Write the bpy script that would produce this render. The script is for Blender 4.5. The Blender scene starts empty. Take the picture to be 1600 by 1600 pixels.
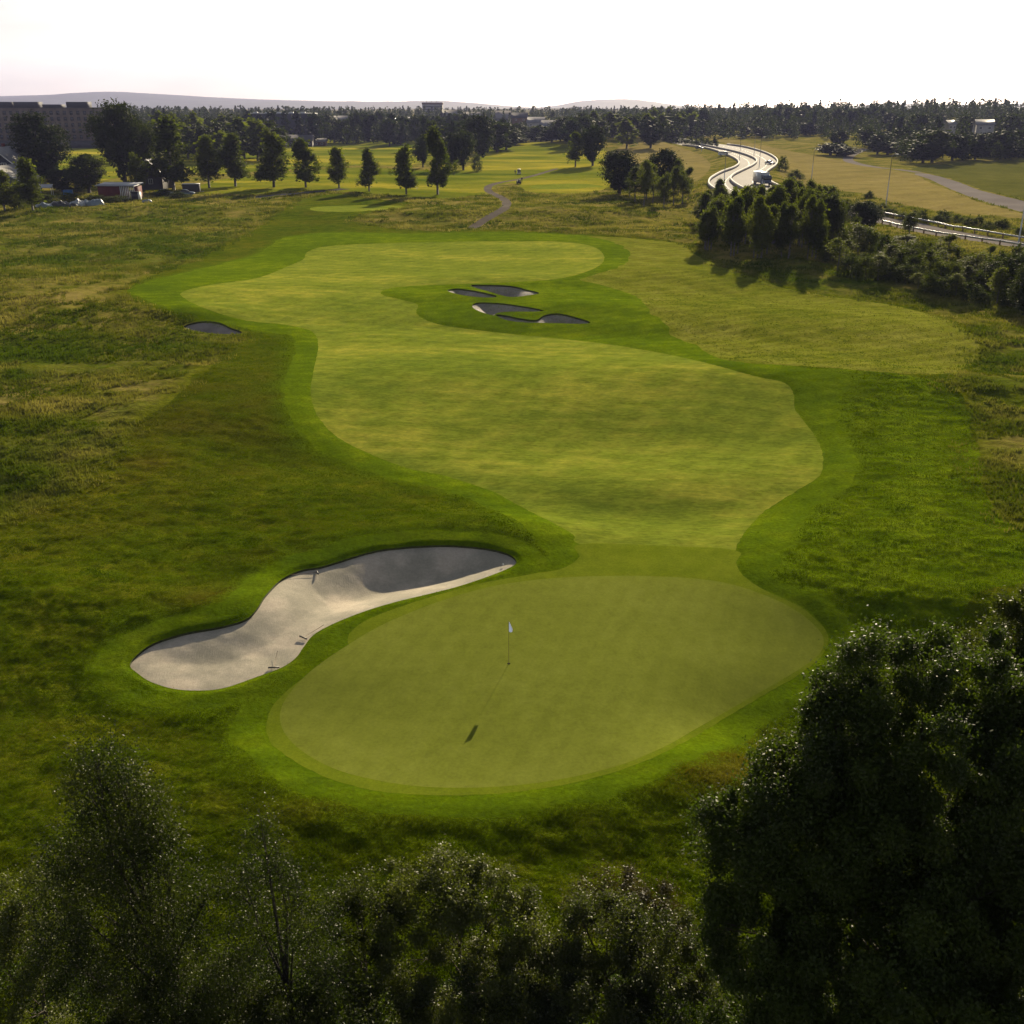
import bpy, math, random
import numpy as np
from mathutils import Vector
R = math.radians
rnd = random.Random(7)
rng = np.random.default_rng(11)
scene = bpy.context.scene
C = scene.collection

# ------------------------------------------------------------------ camera, world, sun, exposure
CAMZ = 23.3
PITCH = R(21.6)
FPX = 1605.0                     # focal length in pixels of the 1600 px photograph
cam_d = bpy.data.cameras.new("camera")
cam = bpy.data.objects.new("camera", cam_d); C.objects.link(cam)
cam.location = (0, 0, CAMZ); cam.rotation_euler = (R(90) - PITCH, 0, 0)
cam_d.sensor_width = 36; cam_d.lens = 36 * FPX / 1600
cam_d.clip_start = 0.5; cam_d.clip_end = 30000
scene.camera = cam

SUN_AZ, SUN_EL = R(16.0), R(19.0)   # clockwise from +Y
world = bpy.data.worlds.new("World"); scene.world = world
world.use_nodes = True
wn = world.node_tree; wn.nodes.clear()
sky = wn.nodes.new("ShaderNodeTexSky"); sky.sky_type = 'NISHITA'; sky.sun_disc = False
sky.sun_elevation = SUN_EL; sky.sun_rotation = SUN_AZ
sky.air_density = 1.0; sky.dust_density = 1.0; sky.ozone_density = 1.0; sky.altitude = 100
bg = wn.nodes.new("ShaderNodeBackground"); bg.inputs[1].default_value = 0.066
wo = wn.nodes.new("ShaderNodeOutputWorld")
# thin high veil of cloud: pulls the sky towards white
bw = wn.nodes.new("ShaderNodeRGBToBW"); mxs = wn.nodes.new("ShaderNodeMix"); mxs.data_type = 'RGBA'; mxs.inputs[0].default_value = .62
tnt = wn.nodes.new("ShaderNodeMix"); tnt.data_type = 'RGBA'; tnt.blend_type = 'MULTIPLY'; tnt.inputs[0].default_value = 1.0; tnt.inputs[7].default_value = (1.0, .95, .90, 1)
wn.links.new(sky.outputs[0], bw.inputs[0]); wn.links.new(bw.outputs[0], tnt.inputs[6]); wn.links.new(sky.outputs[0], mxs.inputs[6]); wn.links.new(tnt.outputs[2], mxs.inputs[7])
tcw = wn.nodes.new("ShaderNodeTexCoord"); mpw = wn.nodes.new("ShaderNodeMapping"); mpw.inputs['Scale'].default_value = (2.0, 2.0, 11.0)
nzw = wn.nodes.new("ShaderNodeTexNoise"); nzw.inputs['Scale'].default_value = 2.2; nzw.inputs['Detail'].default_value = 6
mrw = wn.nodes.new("ShaderNodeMapRange"); mrw.inputs['From Min'].default_value = .35; mrw.inputs['From Max'].default_value = .65; mrw.inputs['To Min'].default_value = .86; mrw.inputs['To Max'].default_value = 1.12
mlw = wn.nodes.new("ShaderNodeMix"); mlw.data_type = 'RGBA'; mlw.blend_type = 'MULTIPLY'; mlw.inputs[0].default_value = 1.0
wn.links.new(tcw.outputs['Generated'], mpw.inputs[0]); wn.links.new(mpw.outputs[0], nzw.inputs['Vector']); wn.links.new(nzw.outputs[0], mrw.inputs['Value'])
wn.links.new(mxs.outputs[2], mlw.inputs[6]); wn.links.new(mrw.outputs[0], mlw.inputs[7]); wn.links.new(mlw.outputs[2], bg.inputs[0]); wn.links.new(bg.outputs[0], wo.inputs[0])
sd = bpy.data.lights.new("sun", 'SUN'); sd.energy = 4.8; sd.angle = R(0.55); sd.color = (1.0, 0.84, 0.58)
so = bpy.data.objects.new("sun", sd); C.objects.link(so)
SUND = Vector((math.sin(SUN_AZ) * math.cos(SUN_EL), math.cos(SUN_AZ) * math.cos(SUN_EL), math.sin(SUN_EL)))
so.rotation_euler = (-SUND).to_track_quat('-Z', 'Y').to_euler(); so.location = (0, 0, 60)
vs = scene.view_settings
vs.view_transform = 'Standard'; vs.look = 'None'; vs.gamma = 1; vs.exposure = 1.2; vs.use_curve_mapping = False
scene.cycles.max_bounces = 5; scene.cycles.diffuse_bounces = 2; scene.cycles.glossy_bounces = 2
scene.cycles.transmission_bounces = 3; scene.cycles.volume_bounces = 0; scene.cycles.transparent_max_bounces = 4

# ------------------------------------------------------------------ helpers: noise
def _hash(ix, iy, seed):
    h = (ix * 374761393 + iy * 668265263 + seed * 1442695041) & 0xFFFFFFFF
    h = ((h ^ (h >> 13)) * 1274126177) & 0xFFFFFFFF
    return ((h ^ (h >> 16)) & 0xFFFF) / 65535.0
def vnoise(x, y, s, seed=0):
    x = x / s; y = y / s
    ix = np.floor(x).astype(np.int64); iy = np.floor(y).astype(np.int64)
    fx = x - ix; fy = y - iy
    fx = fx * fx * (3 - 2 * fx); fy = fy * fy * (3 - 2 * fy)
    a = _hash(ix, iy, seed); b = _hash(ix + 1, iy, seed); c = _hash(ix, iy + 1, seed); d = _hash(ix + 1, iy + 1, seed)
    return (a * (1 - fx) + b * fx) * (1 - fy) + (c * (1 - fx) + d * fx) * fy - 0.5
def fnoise(x, y, s, seed=0, o=3):
    r = 0; a = 1
    for k in range(o):
        r = r + a * vnoise(x * (1 if k % 2 else .8) + y * .6 * (k % 2), y - x * .3 * k, s / 2 ** k, seed + k * 17); a *= .5
    return r
def sstep(a, b, x):
    t = np.clip((x - a) / (b - a), 0, 1); return t * t * (3 - 2 * t)

# ------------------------------------------------------------------ pixel -> world
SP, CP = math.sin(PITCH), math.cos(PITCH)
def ray(px, py):
    u = (np.asarray(px, float) - 800) / FPX; v = (800 - np.asarray(py, float)) / FPX
    return u, CP + v * SP, -SP + v * CP
def flat(px, py, z=0.0):
    dx, dy, dz = ray(px, py)
    t = (z - CAMZ) / dz
    return dx * t, dy * t

# terrain relief: soft bumps (px, py, half-width x m, half-width y m, height m, rotation)
BUMPS = []
def bump(px, py, rx, ry, a, rot=0.0):
    x, y = flat(px, py); BUMPS.append((float(x), float(y), rx, ry, a, rot))
bump(690, 838, 5.5, 2.2, .75, .08)      # behind the right lobe of the big bunker
bump(500, 868, 3.0, 2.0, .35, .3)
bump(330, 955, 4.2, 2.0, .55, .2)       # behind its left lobe
bump(1235, 1110, 3.6, 2.6, -1.3, .5)    # ground falls away right of the green
bump(1400, 1000, 6, 4.0, -1.2, .2)
bump(1120, 1190, 2.2, 1.6, .35, .3)
bump(1460, 930, 4.0, 1.8, .5, .0)
bump(60, 930, 3.5, 1.8, .5, -.2)
bump(210, 1120, 7, 2.6, -.5, 0)
bump(620, 1290, 8, 1.6, .3, 0)
bump(880, 1330, 6, 1.6, -.35, 0)
bump(1180, 780, 7, 3.0, -.5, .4)
bump(1000, 690, 14, 4.5, -.75, .05)
bump(1050, 590, 20, 5.5, .95, .05)      # long roll across the fairway
bump(620, 560, 12, 6, .35, .2)
bump(900, 795, 9, 2.2, -.35, .0)
bump(590, 735, 12, 2.6, -.45, -.4)
bump(640, 800, 10, 2.0, .2, -.1)
bump(1450, 600, 9, 5, .9, .0)
bump(1540, 578, 9, 4, -.9, .0)
bump(300, 640, 12, 8, .8, .6)
bump(90, 470, 26, 14, 1.2, .1)
bump(200, 400, 24, 10, -.9, .2)
bump(160, 335, 30, 10, 1.1, .0)
bump(350, 330, 22, 8, .9, .0)
bump(770, 442, 9, 4, .8, .0)
bump(800, 468, 10, 3, .7, .0)
bump(900, 487, 10, 3, .6, .0)
bump(860, 520, 16, 2.5, -.5, -.2)
bump(310, 497, 5, 3, .9, .0)
bump(700, 340, 22, 7, .9, .0)
bump(900, 335, 30, 8, 1.0, .0)
bump(610, 318, 16, 8, .7, .0)
bump(1000, 430, 16, 6, .5, .0)
bump(1250, 500, 22, 9, .7, -.2)
bump(990, 228, 45, 45, 5.0, .0)
bump(1500, 480, 20, 8, -1.0, -.3)
bump(640, 222, 25, 14, 2.0, .0)
bump(700, 250, 40, 12, -1.5, .0)
bump(560, 262, 30, 12, 1.0, .0)

# raised highway: left edge, right edge (pixels in the photo) and height
HW_L = [(985,207),(1030,217),(1066,227),(1100,232),(1122,238),(1142,246),(1152,252),(1154,258),(1146,264),(1130,270),(1118,276),(1108,284),(1110,294),(1135,308),(1185,330)]
HW_R = [(1010,205),(1062,215),(1110,223),(1160,230),(1190,238),(1206,245),(1214,252),(1213,259),(1204,266),(1197,272),(1198,278),(1203,286),(1215,293),(1240,304),(1290,322)]
HW_Z = 1.8
def catmull(P, n=6, closed=True):
    P = np.array(P, float); N = len(P); out = []
    rngi = range(N if closed else N - 1)
    for i in rngi:
        if closed: p0, p1, p2, p3 = P[(i - 1) % N], P[i], P[(i + 1) % N], P[(i + 2) % N]
        else: p0, p1, p2, p3 = P[max(i - 1, 0)], P[i], P[i + 1], P[min(i + 2, N - 1)]
        for k in range(n):
            t = k / n
            out.append(.5 * ((2 * p1) + (p2 - p0) * t + (2 * p0 - 5 * p1 + 4 * p2 - p3) * t * t + (3 * p1 - p0 - 3 * p2 + p3) * t ** 3))
    if not closed: out.append(P[-1])
    return np.array(out)
def sdf_poly(x, y, poly, pad=30.0):
    """signed distance (negative inside); points beyond pad get +pad"""
    out = np.full(x.shape, pad); lo = poly.min(0) - pad; hi = poly.max(0) + pad
    m = (x > lo[0]) & (x < hi[0]) & (y > lo[1]) & (y < hi[1])
    if not m.any(): return out
    X = x[m]; Y = y[m]; d2 = np.full(X.shape, 1e12); ins = np.zeros(X.shape, bool)
    A = poly; B = np.roll(poly, -1, 0)
    for (ax, ay), (bx, by) in zip(A, B):
        ex, ey = bx - ax, by - ay; L = ex * ex + ey * ey
        if L < 1e-9: continue
        t = np.clip(((X - ax) * ex + (Y - ay) * ey) / L, 0, 1)
        d2 = np.minimum(d2, (X - ax - t * ex) ** 2 + (Y - ay - t * ey) ** 2)
        if ay != by:
            c = ((ay > Y) != (by > Y)) & (X < ex * (Y - ay) / (by - ay) + ax)
            ins ^= c
    d = np.sqrt(d2); d[ins] *= -1
    out[m] = np.minimum(d, pad)
    return out
_hl = catmull(HW_L, 4, False); _hr = catmull(HW_R, 4, False)
HWL = np.stack(flat(_hl[:, 0], _hl[:, 1], HW_Z), 1); HWR = np.stack(flat(_hr[:, 0], _hr[:, 1], HW_Z), 1)
HWPOLY = np.vstack([HWL, HWR[::-1]])

def base_h(x, y, hw=True):
    x = np.asarray(x, float); y = np.asarray(y, float)
    r = np.hypot(x, y)
    h = .35 * vnoise(x, y, 17, 3) * sstep(55, 110, r) + .16 * vnoise(x, y, 7, 4) * sstep(20, 60, r)
    h = h + 1.6 * vnoise(x, y, 60, 5) * sstep(110, 320, r) + 5 * vnoise(x, y, 240, 6) * sstep(450, 900, r) + 5 * sstep(800, 1500, r) + 9 * np.exp(-(((x - 420) / 260) ** 2 + ((y - 1000) / 300) ** 2))
    for bx, by, rx, ry, a, rot in BUMPS:
        c, s = math.cos(rot), math.sin(rot)
        dx, dy = x - bx, y - by
        u = (dx * c + dy * s) / rx; v = (-dx * s + dy * c) / ry
        h = h + a * np.exp(-.5 * (u * u + v * v))
    if hw:
        d = sdf_poly(x, y, HWPOLY, 30.0)
        w = 1 - sstep(1.5, 12.0, d)
        h = h * (1 - w) + HW_Z * w
    return h
def P(px, py, hw=True):
    """pixel(s) -> world x, y on the terrain"""
    px = np.atleast_1d(np.asarray(px, float)); py = np.atleast_1d(np.asarray(py, float))
    z = np.zeros(px.shape)
    for i in range(14):
        x, y = flat(px, py, z)
        z = z * .45 + .55 * base_h(x, y, hw)
    x, y = flat(px, py, z)
    return np.stack([x, y], 1)
def poly(pts, n=5, smooth=True, hw=True):
    a = np.array(pts, float)
    if smooth: a = catmull(a, n, True)
    return P(a[:, 0], a[:, 1], hw)
def ribbon(pts, width, n=6, hw=True):
    a = catmull(pts, n, False); w = P(a[:, 0], a[:, 1], hw)
    return ribbon_w(w, width), w
def ribbon_w(w, width):
    t = np.gradient(w, axis=0); t /= np.linalg.norm(t, axis=1)[:, None] + 1e-9
    nrm = np.stack([-t[:, 1], t[:, 0]], 1)
    return np.vstack([w + nrm * width / 2, (w - nrm * width / 2)[::-1]])

# ------------------------------------------------------------------ outlines
GREEN = poly([(870,903),(940,900),(1040,901),(1130,910),(1200,932),(1248,957),(1280,985),(1287,1005),(1275,1027),(1230,1057),(1160,1097),(1090,1137),(1035,1168),(960,1198),(860,1220),(760,1230),(660,1229),(580,1217),(520,1200),(470,1172),(443,1142),(438,1112),(455,1080),(490,1045),(540,1010),(600,975),(680,942),(760,918),(820,908)])
COLLAR = poly([(907,850),(905,870),(880,888),(830,897),(740,914),(650,940),(585,963),(550,985),(543,1003),(548,1020),(500,1043),(450,1078),(425,1105),(416,1135),(428,1165),(470,1195),(530,1222),(610,1238),(700,1243),(800,1238),(900,1222),(985,1198),(1045,1172),(1110,1136),(1180,1094),(1245,1056),(1282,1027),(1294,1002),(1285,978),(1250,948),(1200,925),(1165,903),(1150,880),(1150,860),(1040,853)])
FAIR = poly([(907,850),(895,835),(870,820),(820,795),(770,768),(700,745),(640,732),(580,710),(530,685),(500,655),(486,620),(490,580),(497,545),(490,520),(450,508),(380,500),(320,482),(285,464),(287,455),(330,445),(400,435),(450,416),(474,405),(480,394),(510,385),(600,380),(700,378),(800,377),(880,378),(925,385),(943,398),(940,412),(915,425),(870,436),(800,441),(720,444),(640,447),(600,453),(598,461),(625,468),(653,476),(650,488),(665,500),(700,510),(780,520),(860,528),(950,538),(1040,553),(1110,569),(1180,588),(1225,598),(1240,615),(1242,640),(1262,665),(1281,695),(1286,722),(1278,745),(1240,770),(1195,798),(1165,830),(1150,855),(1150,872),(1100,862),(1000,852)], 4)
RMOWN = poly([(1180,580),(1250,573),(1400,585),(1480,602),(1515,645),(1530,720),(1560,790),(1600,835),(1700,900),(1560,930),(1450,985),(1330,990),(1290,955),(1230,925),(1180,870),(1100,800),(1000,700)], 4)
LOBE = poly([(860,395),(900,370),(1050,380),(1085,396),(1130,419),(1250,456),(1400,479),(1490,506),(1528,542),(1505,578),(1420,585),(1250,573),(1130,563),(1050,528),(985,500),(940,478),(915,455),(870,430)], 4)
FCUT = poly([(199,456),(225,444),(300,424),(390,402),(425,385),(445,372),(520,364),(640,366),(780,364),(900,368),(960,380),(985,400),(960,420),(900,436),(940,446),(1000,470),(1050,520),(1120,560),(1200,572),(1290,580),(1330,600),(1310,640),(1320,690),(1330,740),(1260,800),(1220,850),(1180,870),(1100,800),(900,600),(600,560),(500,570),(470,560),(462,530),(430,520),(385,514),(320,498),(250,478)], 4)
MOWN = poly([(-150,900),(0,832),(60,800),(130,775),(200,690),(300,600),(385,528),(378,517),(300,503),(250,486),(215,470),(199,456),(240,432),(300,410),(360,378),(410,352),(440,330),(475,312),(530,303),(580,312),(640,318),(600,328),(562,336),(552,346),(575,353),(640,360),(700,362),(735,359),(850,363),(960,370),(1050,378),(1085,395),(1130,418),(1250,455),(1400,478),(1490,505),(1528,542),(1505,580),(1482,600),(1515,645),(1530,720),(1560,790),(1600,835),(1720,900),(1900,1250),(1900,1750),(800,1800),(-300,1750),(-300,1300)], 4)
MAINB = poly([(203,1040),(212,1025),(240,1005),(290,989),(340,980),(383,968),(402,950),(415,930),(440,905),(470,891),(500,886),(530,877),(580,862),(630,855),(700,852),(760,857),(795,866),(807,877),(800,885),(770,898),(720,915),(670,928),(620,940),(570,955),(520,975),(490,992),(475,1010),(462,1028),(440,1043),(400,1058),(350,1075),(310,1079),(270,1076),(235,1065),(215,1052)])
LB = poly([(286,510),(300,505),(325,503),(345,506),(360,513),(379,520),(360,522),(325,520),(300,516)])
BA = poly([(699,455),(715,452),(745,456),(778,464),(760,466),(735,464),(712,460)])
BB = poly([(734,447),(760,446),(800,448),(825,454),(843,459),(830,462),(805,465),(790,464),(765,457)])
BC = poly([(738,478),(746,474),(768,474),(800,477),(850,486),(830,488),(800,488),(777,490),(771,494),(750,488),(740,483)])
BD = poly([(772,492),(790,494),(815,499),(838,501),(850,494),(872,491),(900,497),(923,505),(905,507),(870,506),(820,505),(790,501)])
CART, CART_W = ribbon([(737,357),(752,347),(770,336),(790,324),(790,314),(778,306),(764,299),(764,291),(782,285),(806,281),(835,274),(872,263)], 2.4)
LOT, _ = ribbon([(395,309),(430,305),(470,302),(510,298),(540,295)], 4.5)
ROAD2, ROAD2_W = ribbon([(1160,303),(1220,312),(1290,327),(1373,344),(1410,350),(1450,358.5),(1500,368),(1560,377),(1620,386),(1750,405)], 9.0, hw=False)
ROAD3 = poly([(1428,272),(1450,279),(1480,293),(1530,313),(1600,332),(1680,352),(1690,335),(1600,314),(1570,307),(1530,297),(1490,282),(1445,271)], 3)
ROAD4, _ = ribbon([(1352,232),(1343,236),(1328,244),(1326,251),(1345,257),(1375,262),(1405,265),(1440,270)], 4.5)
TEE1 = poly([(485,325),(520,322),(590,321),(640,323),(600,328),(540,331),(495,330)], 3)
TEE2 = poly([(826,292),(860,288),(910,288),(945,292),(900,295),(850,296)], 3)
FMOWN = poly([(300,300),(340,282),(430,272),(560,262),(700,268),(745,250),(760,232),(800,222),(880,225),(940,232),(965,255),(960,282),(930,300),(840,302),(812,292),(800,286),(775,290),(765,300),(750,305),(690,311),(600,304),(480,297),(400,303)], 4)
RANGE = poly([(300,222),(480,215),(560,214),(640,216),(700,222),(700,240),(640,258),(560,258),(420,266),(300,270)], 3)
WHEAT_R = poly([(1055,206),(1110,213),(1160,221),(1230,235),(1320,252),(1380,264),(1425,271),(1450,284),(1490,300),(1530,316),(1590,332),(1640,345),(1560,338),(1480,331),(1400,318),(1340,302),(1280,294),(1240,286),(1218,270),(1222,254),(1212,243),(1190,234),(1150,226),(1100,218)], 3)
WHEAT_L = poly([(940,262),(955,240),(985,220),(1010,216),(1050,226),(1085,238),(1110,255),(1100,275),(1070,290),(1000,300)], 3)
FIELD = poly([(1422,264),(1480,256),(1560,252),(1720,246),(1900,300),(1700,328),(1600,311),(1540,298),(1490,280),(1460,272)], 3)
FGRASS = poly([(95,219),(170,217),(200,240),(200,275),(95,280)], 3)

# ------------------------------------------------------------------ ground sheet: polar grid
def make_radii():
    r = [0.4, 3, 6, 9, 12]
    while r[-1] < 9300:
        v = r[-1]
        k = 1.006 if v < 26 else 1.0031 if v < 95 else 1.0052 if v < 420 else 1.014 if v < 1500 else 1.05
        r.append(v * k)
    return np.array(r)
RAD = make_radii()
AZ = np.concatenate([np.linspace(-math.pi, R(-44), 40, endpoint=False), np.linspace(R(-44), R(-35), 50, endpoint=False),
                     np.linspace(R(-35), R(35), 980, endpoint=False), np.linspace(R(35), R(44), 50, endpoint=False), np.linspace(R(44), math.pi, 40)])
NR, NA = len(RAD), len(AZ)
gr, ga = np.meshgrid(RAD, AZ, indexing='ij')
GX = (gr * np.sin(ga)).ravel(); GY = (gr * np.cos(ga)).ravel(); RR = gr.ravel()
print("ground verts", NR, NA, NR * NA)
F = {}
for nm, pl in dict(green=GREEN, collar=COLLAR, fair=FAIR, fcut=FCUT, mown=MOWN, rmown=RMOWN, lobe=LOBE, b0=MAINB, b1=LB, b2=BA, b3=BB, b4=BC, b5=BD, cart=CART, lot=LOT,
                   hw=HWPOLY, road2=ROAD2, road3=ROAD3, road4=ROAD4, tee1=TEE1, tee2=TEE2, fmown=FMOWN, range=RANGE, wr=WHEAT_R, wl=WHEAT_L, field=FIELD, fg=FGRASS).items():
    F[nm] = sdf_poly(GX, GY, pl, 30.0)
near_fc = np.minimum(F['fair'], F['collar'])
wob = .35 * vnoise(GX, GY, 3, 71)
rag = .10 * vnoise(GX, GY, .5, 74) + .06 * vnoise(GX, GY, .22, 75)
F['fair'] = F['fair'] + rag; F['collar'] = F['collar'] + rag * .6; F['fcut'] = F['fcut'] + wob * 2
F['ring'] = np.minimum(np.minimum(np.minimum(F['fair'] - 2.3, F['collar'] - 1.3), F['fcut'] + wob), F['b0'] - 1.5) + .5 * vnoise(GX, GY, 1.6, 76)
F['rmown'] = F['rmown'] + 1.2 * vnoise(GX, GY, 4, 77); F['lobe'] = F['lobe'] + .8 * vnoise(GX, GY, 5, 78)
F['mown'] = F['mown'] + 1.2 * vnoise(GX, GY, 5, 72) + .5 * vnoise(GX, GY, 1.5, 73)
F['coll2'] = F['collar']
bmin = np.minimum.reduce([F['b%d' % i] for i in range(6)])
fine = np.minimum.reduce([F['green'], F['collar'], F['fair'], F['tee1'], F['tee2']])
hard = np.minimum.reduce([F['cart'], F['lot'], F['hw'], F['road2'], F['road3'], F['road4'], F['green'] - .3])
GZ = base_h(GX, GY)
# micro relief: nothing on greens and roads, a little on the fairway, clumps in the mown rough, hummocks in the meadow
w_hard = sstep(0.0, 1.2, hard) * sstep(-.1, .5, bmin)
w_short = sstep(-.3, 1.2, fine)
w_ring = sstep(-.5, 1.5, F['ring'])
w_mead = sstep(-.5, 1.5, F['mown'])
fade = 1 - sstep(250, 600, RR)
clump = fnoise(GX, GY, .62, 31, 3); clump2 = fnoise(GX * .8, GY * 1.3, 1.9, 41, 2)
GZ += w_hard * fade * (.016 * vnoise(GX, GY, .9, 51) * (1 - w_short) + w_short * ((.035 + .07 * w_ring) * clump + (.03 + .06 * w_ring) * clump2))
GZ += w_hard * fade * w_mead * (.30 * fnoise(GX, GY, 3.2, 61, 3) + .45 * np.abs(vnoise(GX, GY, 11, 64)))
GZ += .10 * w_short * (1 - w_mead) * sstep(0, .25, fine) * sstep(0, .4, F['b0'])          # turf stands a little above the fairway cut
GZ2D = GZ.reshape(NR, NA)
_az_idx = np.arange(NA); _r_idx = np.arange(NR)
def gidx(x, y):
    r = np.hypot(x, y); a = np.arctan2(x, y)
    return np.clip(np.interp(r, RAD, _r_idx), 0, NR - 1.001), np.clip(np.interp(a, AZ, _az_idx), 0, NA - 1.001)
def ground_z(x, y):
    i, j = gidx(np.asarray(x, float), np.asarray(y, float))
    i0 = i.astype(int); j0 = j.astype(int); fi = i - i0; fj = j - j0
    g = GZ2D
    return (g[i0, j0] * (1 - fj) + g[i0, j0 + 1] * fj) * (1 - fi) + (g[i0 + 1, j0] * (1 - fj) + g[i0 + 1, j0 + 1] * fj) * fi
def field_at(nm, x, y):
    i, j = gidx(x, y)
    return F[nm][(np.rint(i).astype(int) * NA + np.rint(j).astype(int))]

# triangles
ii, jj = np.meshgrid(np.arange(NR - 1), np.arange(NA - 1), indexing='ij')
a = (ii * NA + jj).ravel(); b = a + 1; c = a + NA; d = c + 1
T = np.vstack([np.stack([a, d, b], 1), np.stack([a, c, d], 1)]).astype(np.int64)
V = np.stack([GX, GY, GZ], 1)
zone = np.full(len(T), -1)
keys = list(F.keys())
FM = np.stack([F[k] for k in keys], 1).astype(np.float32)
BORDER = {}
def split(key, zid):
    """cut the sheet along field == 0 and give the inside its zone"""
    global V, T, zone, FM
    k = keys.index(key); f = FM[:, k]
    f[np.abs(f) < 1e-5] = 1e-5
    s = f[T] < 0; cnt = s.sum(1)
    free = zone < 0
    cr = free & ((cnt == 1) | (cnt == 2)); full = free & (cnt == 3)
    zone[full] = zid
    ci = np.nonzero(cr)[0]
    if len(ci) == 0: return
    Tc = T[ci]; sc = s[ci]; odd_in = sc.sum(1) == 1
    o = np.where(odd_in[:, None], sc, ~sc).argmax(1)
    n = np.arange(len(ci))
    A = Tc[n, o]; B = Tc[n, (o + 1) % 3]; Cc = Tc[n, (o + 2) % 3]
    E = np.vstack([np.stack([A, B], 1), np.stack([A, Cc], 1)]); Es = np.sort(E, 1)
    uq, inv = np.unique(Es[:, 0] * (len(V) + 1) + Es[:, 1], return_inverse=True)
    e0 = uq // (len(V) + 1); e1 = uq % (len(V) + 1)
    t = f[e0] / (f[e0] - f[e1]); t = t[:, None]
    nv = V[e0] * (1 - t) + V[e1] * t; nf = FM[e0] * (1 - t) + FM[e1] * t; nf[:, k] = 0
    base = len(V); V = np.vstack([V, nv]); FM = np.vstack([FM, nf.astype(np.float32)])
    AB = base + inv[:len(ci)]; AC = base + inv[len(ci):]
    t1 = np.stack([A, AB, AC], 1); t2 = np.stack([AB, B, Cc], 1); t3 = np.stack([AB, Cc, AC], 1)
    keep = ~cr
    T = np.vstack([T[keep], t1, t2, t3])
    z_in = np.full(len(ci), zid); z_out = np.full(len(ci), -1)
    zone = np.concatenate([zone[keep], np.where(odd_in, z_in, z_out), np.where(odd_in, z_out, z_in), np.where(odd_in, z_out, z_in)])
    # border edge, ordered so that the inside lies on one side
    BORDER[key] = np.where(odd_in[:, None], np.stack([AB, AC], 1), np.stack([AC, AB], 1))
ZONES = [('green', 'putting_green'), ('b0', 'sand_bunker'), ('b1', 'sand_bunker'), ('b2', 'sand_bunker'), ('b3', 'sand_bunker'), ('b4', 'sand_bunker'), ('b5', 'sand_bunker'),
         ('collar', 'green_collar'), ('fair', 'fairway'), ('hw', 'highway'), ('road2', 'road'), ('cart', 'cart_path'), ('lot', 'asphalt_path'),
         ('ring', 'first_cut'), ('tee1', 'tee'), ('tee2', 'tee'), ('lobe', 'mown_lobe'), ('rmown', 'mown_rough'), ('mown', 'mown_rough'), ('road3', 'road'), ('road4', 'road'),
         ('fmown', 'far_fairway'), ('wr', 'wheat_field'), ('wl', 'wheat_field'), ('field', 'green_field'), ('range', 'driving_range'), ('fg', 'far_lawn')]
for zi, (k, nm) in enumerate(ZONES): split(k, zi)
zone[zone < 0] = 99
BD_SET = {'b0': (.12, .75, 2.9), 'b1': (.2, .9, 2.2), 'b2': (.2, 1.3, 2.4), 'b3': (.2, 1.5, 3.0), 'b4': (.18, 1.2, 3.0), 'b5': (.2, 1.2, 2.2)}

# ------------------------------------------------------------------ materials
def newmat(name):
    m = bpy.data.materials.new(name); m.use_nodes = True
    nt = m.node_tree; nt.nodes.clear()
    out = nt.nodes.new("ShaderNodeOutputMaterial"); p = nt.nodes.new("ShaderNodeBsdfPrincipled")
    nt.links.new(p.outputs[0], out.inputs[0])
    return m, nt, p, out
def nd(nt, t, **kw):
    n = nt.nodes.new(t)
    for k, v in kw.items(): setattr(n, k, v)
    return n
def noise(nt, vec, scale, detail=3, rough=.55):
    n = nd(nt, "ShaderNodeTexNoise"); n.inputs['Scale'].default_value = scale; n.inputs['Detail'].default_value = detail
    n.inputs['Roughness'].default_value = rough; nt.links.new(vec, n.inputs['Vector']); return n.outputs[0]
def ramp(nt, fac, stops):
    r = nd(nt, "ShaderNodeValToRGB"); cr = r.color_ramp
    while len(cr.elements) < len(stops): cr.elements.new(.5)
    for e, (p, c) in zip(cr.elements, stops): e.position = p; e.color = (*c, 1)
    nt.links.new(fac, r.inputs[0]); return r.outputs[0]
def mix(nt, fac, a, b, mode='MIX'):
    m = nd(nt, "ShaderNodeMix", data_type='RGBA', blend_type=mode)
    for sock, v in ((m.inputs[0], fac), (m.inputs[6], a), (m.inputs[7], b)):
        if isinstance(v, (int, float)): sock.default_value = v
        elif isinstance(v, tuple): sock.default_value = (*v, 1)
        else: nt.links.new(v, sock)
    return m.outputs[2]
def math_(nt, op, a, b=None, clamp=False):
    m = nd(nt, "ShaderNodeMath", operation=op, use_clamp=clamp)
    for s, v in ((m.inputs[0], a), (m.inputs[1], b)):
        if v is None: continue
        if isinstance(v, (int, float)): s.default_value = v
        else: nt.links.new(v, s)
    return m.outputs[0]
def simple(name, col, rough=.7, metal=0.0, spec=.4, var=.15, vscale=1.0, emit=None):
    m, nt, p, out = newmat(name)
    g = nd(nt, "ShaderNodeTexCoord")
    n = noise(nt, g.outputs['Object'], vscale, 4)
    c = ramp(nt, n, [(.3, tuple(x * (1 - var) for x in col)), (.7, tuple(min(1, x * (1 + var)) for x in col))])
    nt.links.new(c, p.inputs['Base Color'])
    p.inputs['Roughness'].default_value = rough; p.inputs['Metallic'].default_value = metal
    p.inputs['Specular IOR Level'].default_value = spec
    return m
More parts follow.
